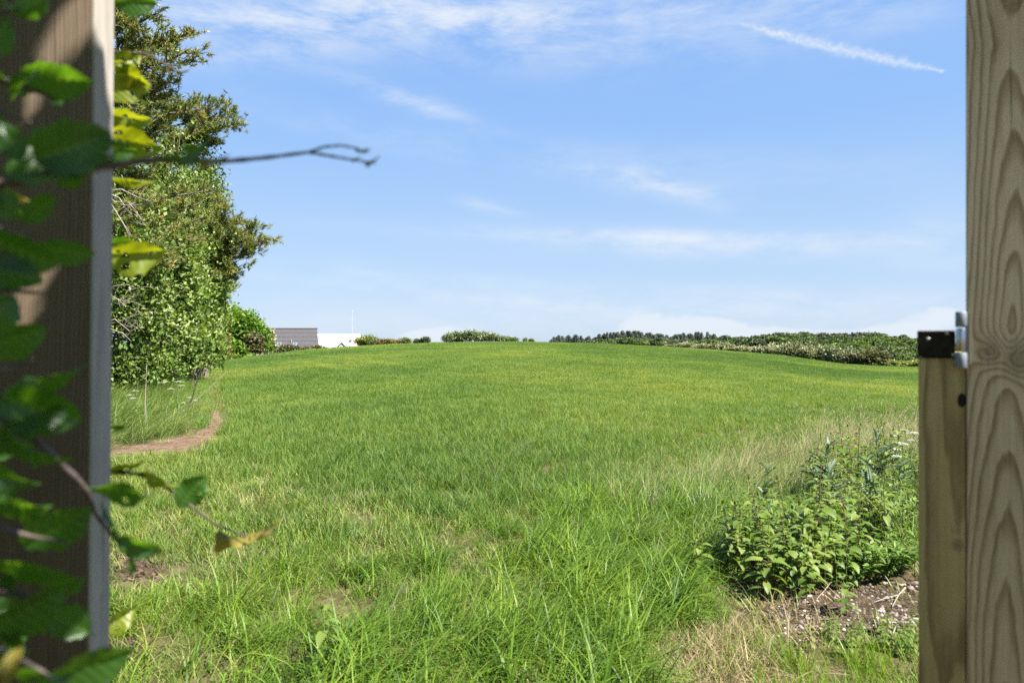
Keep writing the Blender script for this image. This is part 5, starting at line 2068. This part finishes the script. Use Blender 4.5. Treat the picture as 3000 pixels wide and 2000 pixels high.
# long bare twig reaching across the sky
b = branch([([(-140, 560, .50), (0, 540, .50), (120, 518, .50), (300, 490, .52), (460, 466, .54), (560, 472, .55), (660, 473, .56), (780, 462, .57), (905, 446, .58)], .0042, .0013),
            ([(905, 446, .58), (950, 430, .58), (1000, 426, .58), (1050, 436, .58)], .0012, .0008),
            ([(905, 446, .58), (960, 456, .58), (1020, 466, .58), (1100, 478, .58)], .0014, .0007)])
leaf(b, 1062, 441, .58, 48, -12, 0, 70, 'g', .55)
leaf(b, 975, 457, .58, 34, -10, 0, 75, 'g', .4)
leaf(b, 1035, 468, .58, 42, -12, 10, 70, 'g', .45)
leaf(b, 1085, 477, .58, 44, -14, 10, 60, 'b', .45)
leaf(b, 545, 452, .54, 150, 8, 18, 58, 'g', .8, 3)
leaf(b, 612, 478, .55, 70, -30, 15, 65, 'b', .5)
leaf(b, 215, 430, .50, 240, 28, 20, 30, 'g', 1.0, 1)
leaf(b, 130, 500, .50, 230, 12, 25, -30, 'g', 1.0, 0)
leaf(b, 265, 395, .52, 170, -40, 10, 40, 'g', .9, 3)
leaf(b, 35, 420, .48, 150, 120, 10, 20, 'g', .9)
leaf(b, 290, 470, .52, 110, 35, 20, 65, 'g', .8, 2)
# upper left
b = branch([([(-120, 200, .52), (0, 232, .53), (90, 262, .54), (170, 290, .55)], .0034, .0012), ([(-120, 20, .5), (-20, 40, .5), (60, 30, .5)], .003, .001)])
leaf(b, 165, 232, .54, 210, -4, 15, 48, 'g', .9, 0)
leaf(b, 60, 225, .52, 150, 170, 10, 50, 'g', .8)
leaf(b, 30, 12, .52, 90, -20, 0, 60, 'g', .8)
leaf(b, 90, 20, .50, 120, 30, 0, 40, 'g', .9)
leaf(b, -10, 110, .5, 150, 60, 0, 30, 'g', 1)
# middle left
b = branch([([(-120, 720, .5), (0, 668, .52), (50, 690, .53), (100, 690, .54)], .003, .0011), ([(-120, 820, .5), (20, 850, .52), (130, 860, .54)], .003, .001)])
leaf(b, 120, 612, .54, 130, 40, 5, 10, 'g', .95, 2)
leaf(b, 45, 735, .50, 230, -35, 15, 25, 'g', 1.05, 1)
leaf(b, 25, 800, .50, 190, -10, 15, -25, 'g', 1.0, 0)
leaf(b, 190, 735, .56, 170, -8, 20, 35, 'g', .8, 0)
leaf(b, 15, 590, .48, 120, 100, 0, 30, 'g', 1.0)
leaf(b, 30, 1000, .54, 200, 10, 10, 42, 'g', .95, 1)
leaf(b, -20, 930, .5, 180, 60, 10, 20, 'g', 1)
leaf(b, 150, 1112, .55, 170, -10, 10, 62, 'g', .8, 3)
leaf(b, 10, 560, .55, 110, 30, 10, -60, 'b', .6)
# lower left diagonal
b = branch([([(-120, 1180, .52), (50, 1240, .54), (150, 1330, .56), (255, 1430, .58), (275, 1500, .60), (330, 1570, .62), (385, 1640, .62)], .0036, .0010),
            ([(-120, 1500, .5), (40, 1560, .53), (200, 1590, .56)], .003, .001), ([(-120, 1850, .46), (60, 1930, .47), (160, 1985, .48)], .003, .001)])
leaf(b, 108, 1200, .54, 240, -25, 5, 5, 'g', 1.05, 1)
leaf(b, 360, 1432, .60, 200, -6, 15, 40, 'g', .85, 2)
leaf(b, 165, 1545, .56, 230, 25, 10, 35, 'g', .95, 0)
leaf(b, 60, 1330, .52, 200, -60, 10, 30, 'g', .9)
leaf(b, 110, 1350, .56, 60, 80, 0, 0, 'g', .6)
leaf(b, 340, 1535, .62, 150, -60, 10, 55, 'g', .5, 2)
leaf(b, 405, 1602, .62, 135, -32, 10, 10, 'g', .8, 1)
leaf(b, 390, 1658, .62, 62, -95, 10, 10, 'g', .9, 2)
leaf(b, 60, 1480, .52, 200, 10, 10, 50, 'g', 1)
leaf(b, 70, 1660, .50, 240, -20, 10, 45, 'g', 1.0, 0)
leaf(b, 190, 1700, .54, 150, 20, 0, 30, 'g', 1.0, 2)
leaf(b, 70, 1800, .50, 250, 15, 10, 40, 'g', 1.05, 1)
leaf(b, 20, 1900, .47, 180, -40, 20, 40, 'g', 1.0)
leaf(b, 268, 1950, .50, 250, 12, 20, 30, 'g', .95, 0)
leaf(b, 90, 1960, .44, 230, -10, 20, 50, 'g', 1.0, 2)
leaf(b, 20, 1960, .42, 120, 80, 20, 20, 'b', 1.0)
leaf(b, 250, 2010, .45, 220, -5, 20, 55, 'g', .8)
leaf(b, -20, 1400, .5, 200, -30, 0, 10, 'g', 1)
# right of the post, beyond it: yellow-green leaves, backlit glow in their colour
b = branch([([(200, 150, .92), (340, 152, .92), (430, 158, .93), (480, 185, .93), (528, 214, .93)], .0026, .0010), ([(180, 260, .92), (330, 250, .92), (450, 237, .93)], .0022, .0008),
            ([(180, 430, .92), (330, 400, .92), (420, 410, .93)], .0022, .0008)])
leaf(b, 528, 212, .93, 34, -20, 0, 50, 'b', .6)
leaf(b, 366, 180, .92, 120, 30, 25, 35, 'y', .8, 1)
leaf(b, 372, 215, .92, 150, -18, 30, 40, 'y', .85, 2)
leaf(b, 375, 262, .92, 150, 25, 25, 35, 'y', .8, 0)
leaf(b, 370, 350, .92, 140, -12, 25, 38, 'y', .85, 1)
leaf(b, 385, 412, .92, 190, -6, 25, 38, 'y', .85, 2)
leaf(b, 352, 445, .90, 100, 10, 25, 30, 'g', .9, 0)
leaf(b, 392, 530, .92, 150, -5, 40, 76, 'y', .55, 0)
leaf(b, 385, 752, .90, 190, -5, 20, 30, 'y', .95, 3)
leaf(b, 350, 712, .92, 90, 10, 20, 40, 'g', .8, 0)
leaf(b, 395, 8, .88, 130, 10, 20, 30, 'g', .9, 0)
leaf(b, 300, 5, .88, 110, 170, 20, 30, 'g', .9, 1)
# low twig over the grass
b = branch([([(180, 1360, .88), (320, 1376, .88), (420, 1390, .88), (500, 1435, .88), (560, 1480, .88), (620, 1530, .88), (680, 1555, .88), (730, 1572, .88), (790, 1566, .88)], .0024, .0008)])
leaf(b, 362, 1368, .88, 120, 5, 30, 55, 'y', .8, 0)
leaf(b, 470, 1410, .87, 120, -55, 20, 35, 'y', .9, 1)
leaf(b, 420, 1382, .88, 80, 10, 20, 60, 'y', .6, 2)
leaf(b, 562, 1437, .88, 125, 55, 10, 15, 'g', 1.15, 2)
leaf(b, 680, 1590, .88, 120, -52, 10, 40, 'b', .75, 0)
leaf(b, 765, 1566, .88, 84, -6, 0, 40, 'b', .5, 1)
leaf(b, 345, 1822, .90, 120, 20, 20, 25, 'y', .9, 3)
leaf(b, 345, 1250, .92, 50, -10, 20, 40, 'g', .8, 0)

# more leaves of the hedge close to the post, most of them in shade
random.seed(19)
b = branch([([(-140, 300, .50), (20, 330, .52), (90, 360, .54)], .003, .001), ([(-140, 1100, .5), (20, 1080, .52), (100, 1050, .53)], .003, .001), ([(-140, 1700, .48), (60, 1740, .5), (150, 1780, .52)], .003, .001)])
for i in range(30):
    px = -70 + 290 * random.random() ** 1.4
    py = random.uniform(40, 1960)
    if any(math.hypot(px - a_, py - b_) < 45 for a_, b_, c_ in GAPS):
        continue
    leaf(b, px, py, random.uniform(.48, .7), random.uniform(110, 200), random.choice((random.uniform(-50, 40), random.uniform(140, 220))), random.uniform(0, 40), random.uniform(-60, 70), 'g', random.uniform(.75, 1.05))

# unseen beech leaves added to shade the post: spray overhead, mass left of view
rng = np.random.default_rng(77)
lf = MB()
st = MB()
BV = [(0, 0, 0), (-.24, .28, .05), (0, .3, 0), (.24, .28, .05), (-.30, .6, .05), (0, .62, -.02), (.30, .6, .05), (0, 1, -.10)]
BF = [(0, 2, 1), (0, 3, 2), (1, 2, 4), (2, 5, 4), (2, 3, 5), (3, 6, 5), (4, 5, 7), (5, 6, 7)]


SUNV = np.array(SUN_DIR[:])


def lit_gap(P):
    """leaves kept out of the added spray so chosen sun patches reach the post"""
    keep = np.ones(len(P), bool)
    t = (LY - P[:, 1]) / -SUNV[1]
    q = P - SUNV * t[:, None]
    qx = 1500 + F * q[:, 0] / LY
    qz = 1000 - F * (q[:, 2] - H) / LY
    for gx_, gz_, gr in GAPS:
        keep &= np.hypot(qx - gx_, qz - gz_) > gr + 80
    t2 = (P[:, 0] - xr) / SUNV[0]
    q2 = P - SUNV * t2[:, None]
    hz = 1000 - F * (q2[:, 2] - H) / q2[:, 1]
    hy_ = (q2[:, 1] - LY) / .0385
    keep &= ~((hz < 420) & (hz > -200) & (hy_ > .1 + (hz + 40) / 420 - .9) & (hy_ < 2.2))
    return keep




def beech_shade_mass(n, lo, hi, cull=False, s0=.055, s1=.085):
    P = rng.uniform(lo, hi, (n, 3))
    if cull:
        P = P[lit_gap(P)]
        n = len(P)
    T_ = norm(rand_dirs(n) * [1, 1, .6])
    place(lf, BV, BF, P - T_ * .035, T_, np.tile([0, 0, .7], (n, 1)) + rng.normal(size=(n, 3)) * .5 + np.array([.3, -.2, 0]), rng.uniform(s0, s1, n), rng.random(n))


def keep_out(P):
    return P[(P[:, 0] < -.30 - .80 * np.maximum(P[:, 1], 0)) & lit_gap(P)]


P = keep_out(rng.uniform((-1.5, -.5, .1), (-.30, .72, 2.4), (5200, 3)))
n = len(P)
T_ = norm(rand_dirs(n) * [1, 1, .6])
place(lf, BV, BF, P - T_ * .035, T_, np.tile([.4, -.3, .7], (n, 1)) + rng.normal(size=(n, 3)) * .5, rng.uniform(.055, .085, n), rng.random(n))
beech_shade_mass(900, (-.30, -.45, 1.75), (.95, .40, 2.9), True)
# dense added spray, leaves set along the sun rays that reach the post
n = 6500
sx = xr + (rng.uniform(-70, 345, n) - 272) / F * LY
sz = H + (1000 - rng.uniform(-420, 2150, n)) / F * LY
P = np.stack([sx, np.full(n, LY), sz], -1) + SUNV * rng.uniform(.75, 2.1, (n, 1))
P = P[lit_gap(P)]
P = P[(P[:, 1] < .02) | (np.abs(P[:, 2] - H) > .62 * np.maximum(P[:, 1], 0) + .06)]
n = len(P)
T_ = norm(rand_dirs(n) * [1, 1, .6])
place(lf, BV, BF, P - T_ * .035, T_, np.tile(SUNV, (n, 1)) + rng.normal(size=(n, 3)) * .45, rng.uniform(.055, .085, n), rng.random(n))
for k in range(10):
    a = np.array([-1.0, rng.uniform(-.2, .5), rng.uniform(1.6, 2.1)])
    e = np.array([rng.uniform(.2, .75), rng.uniform(-.2, .45), rng.uniform(1.85, 2.2)])
    tube(st, [a, (a + e) / 2 + (0, 0, .15), e], [.008, .005, .002], 5)
for k in range(9):
    x, y = rng.uniform(-1.4, -.75), rng.uniform(-.3, .6)
    tube(st, [(x, y, -.05), (x + .04, y, .9), (x + .1, y + .05, 1.7), (x + .3, y, 2.2)], [.022, .016, .010, .004], 6)
st.build('stems', M_beech_w, hb, origin=HO)  # stems carrying the added, unseen leaves
lf.build('foliage', M_beech, hb, origin=HO)  # unseen leaves, added for the shade they cast on the post
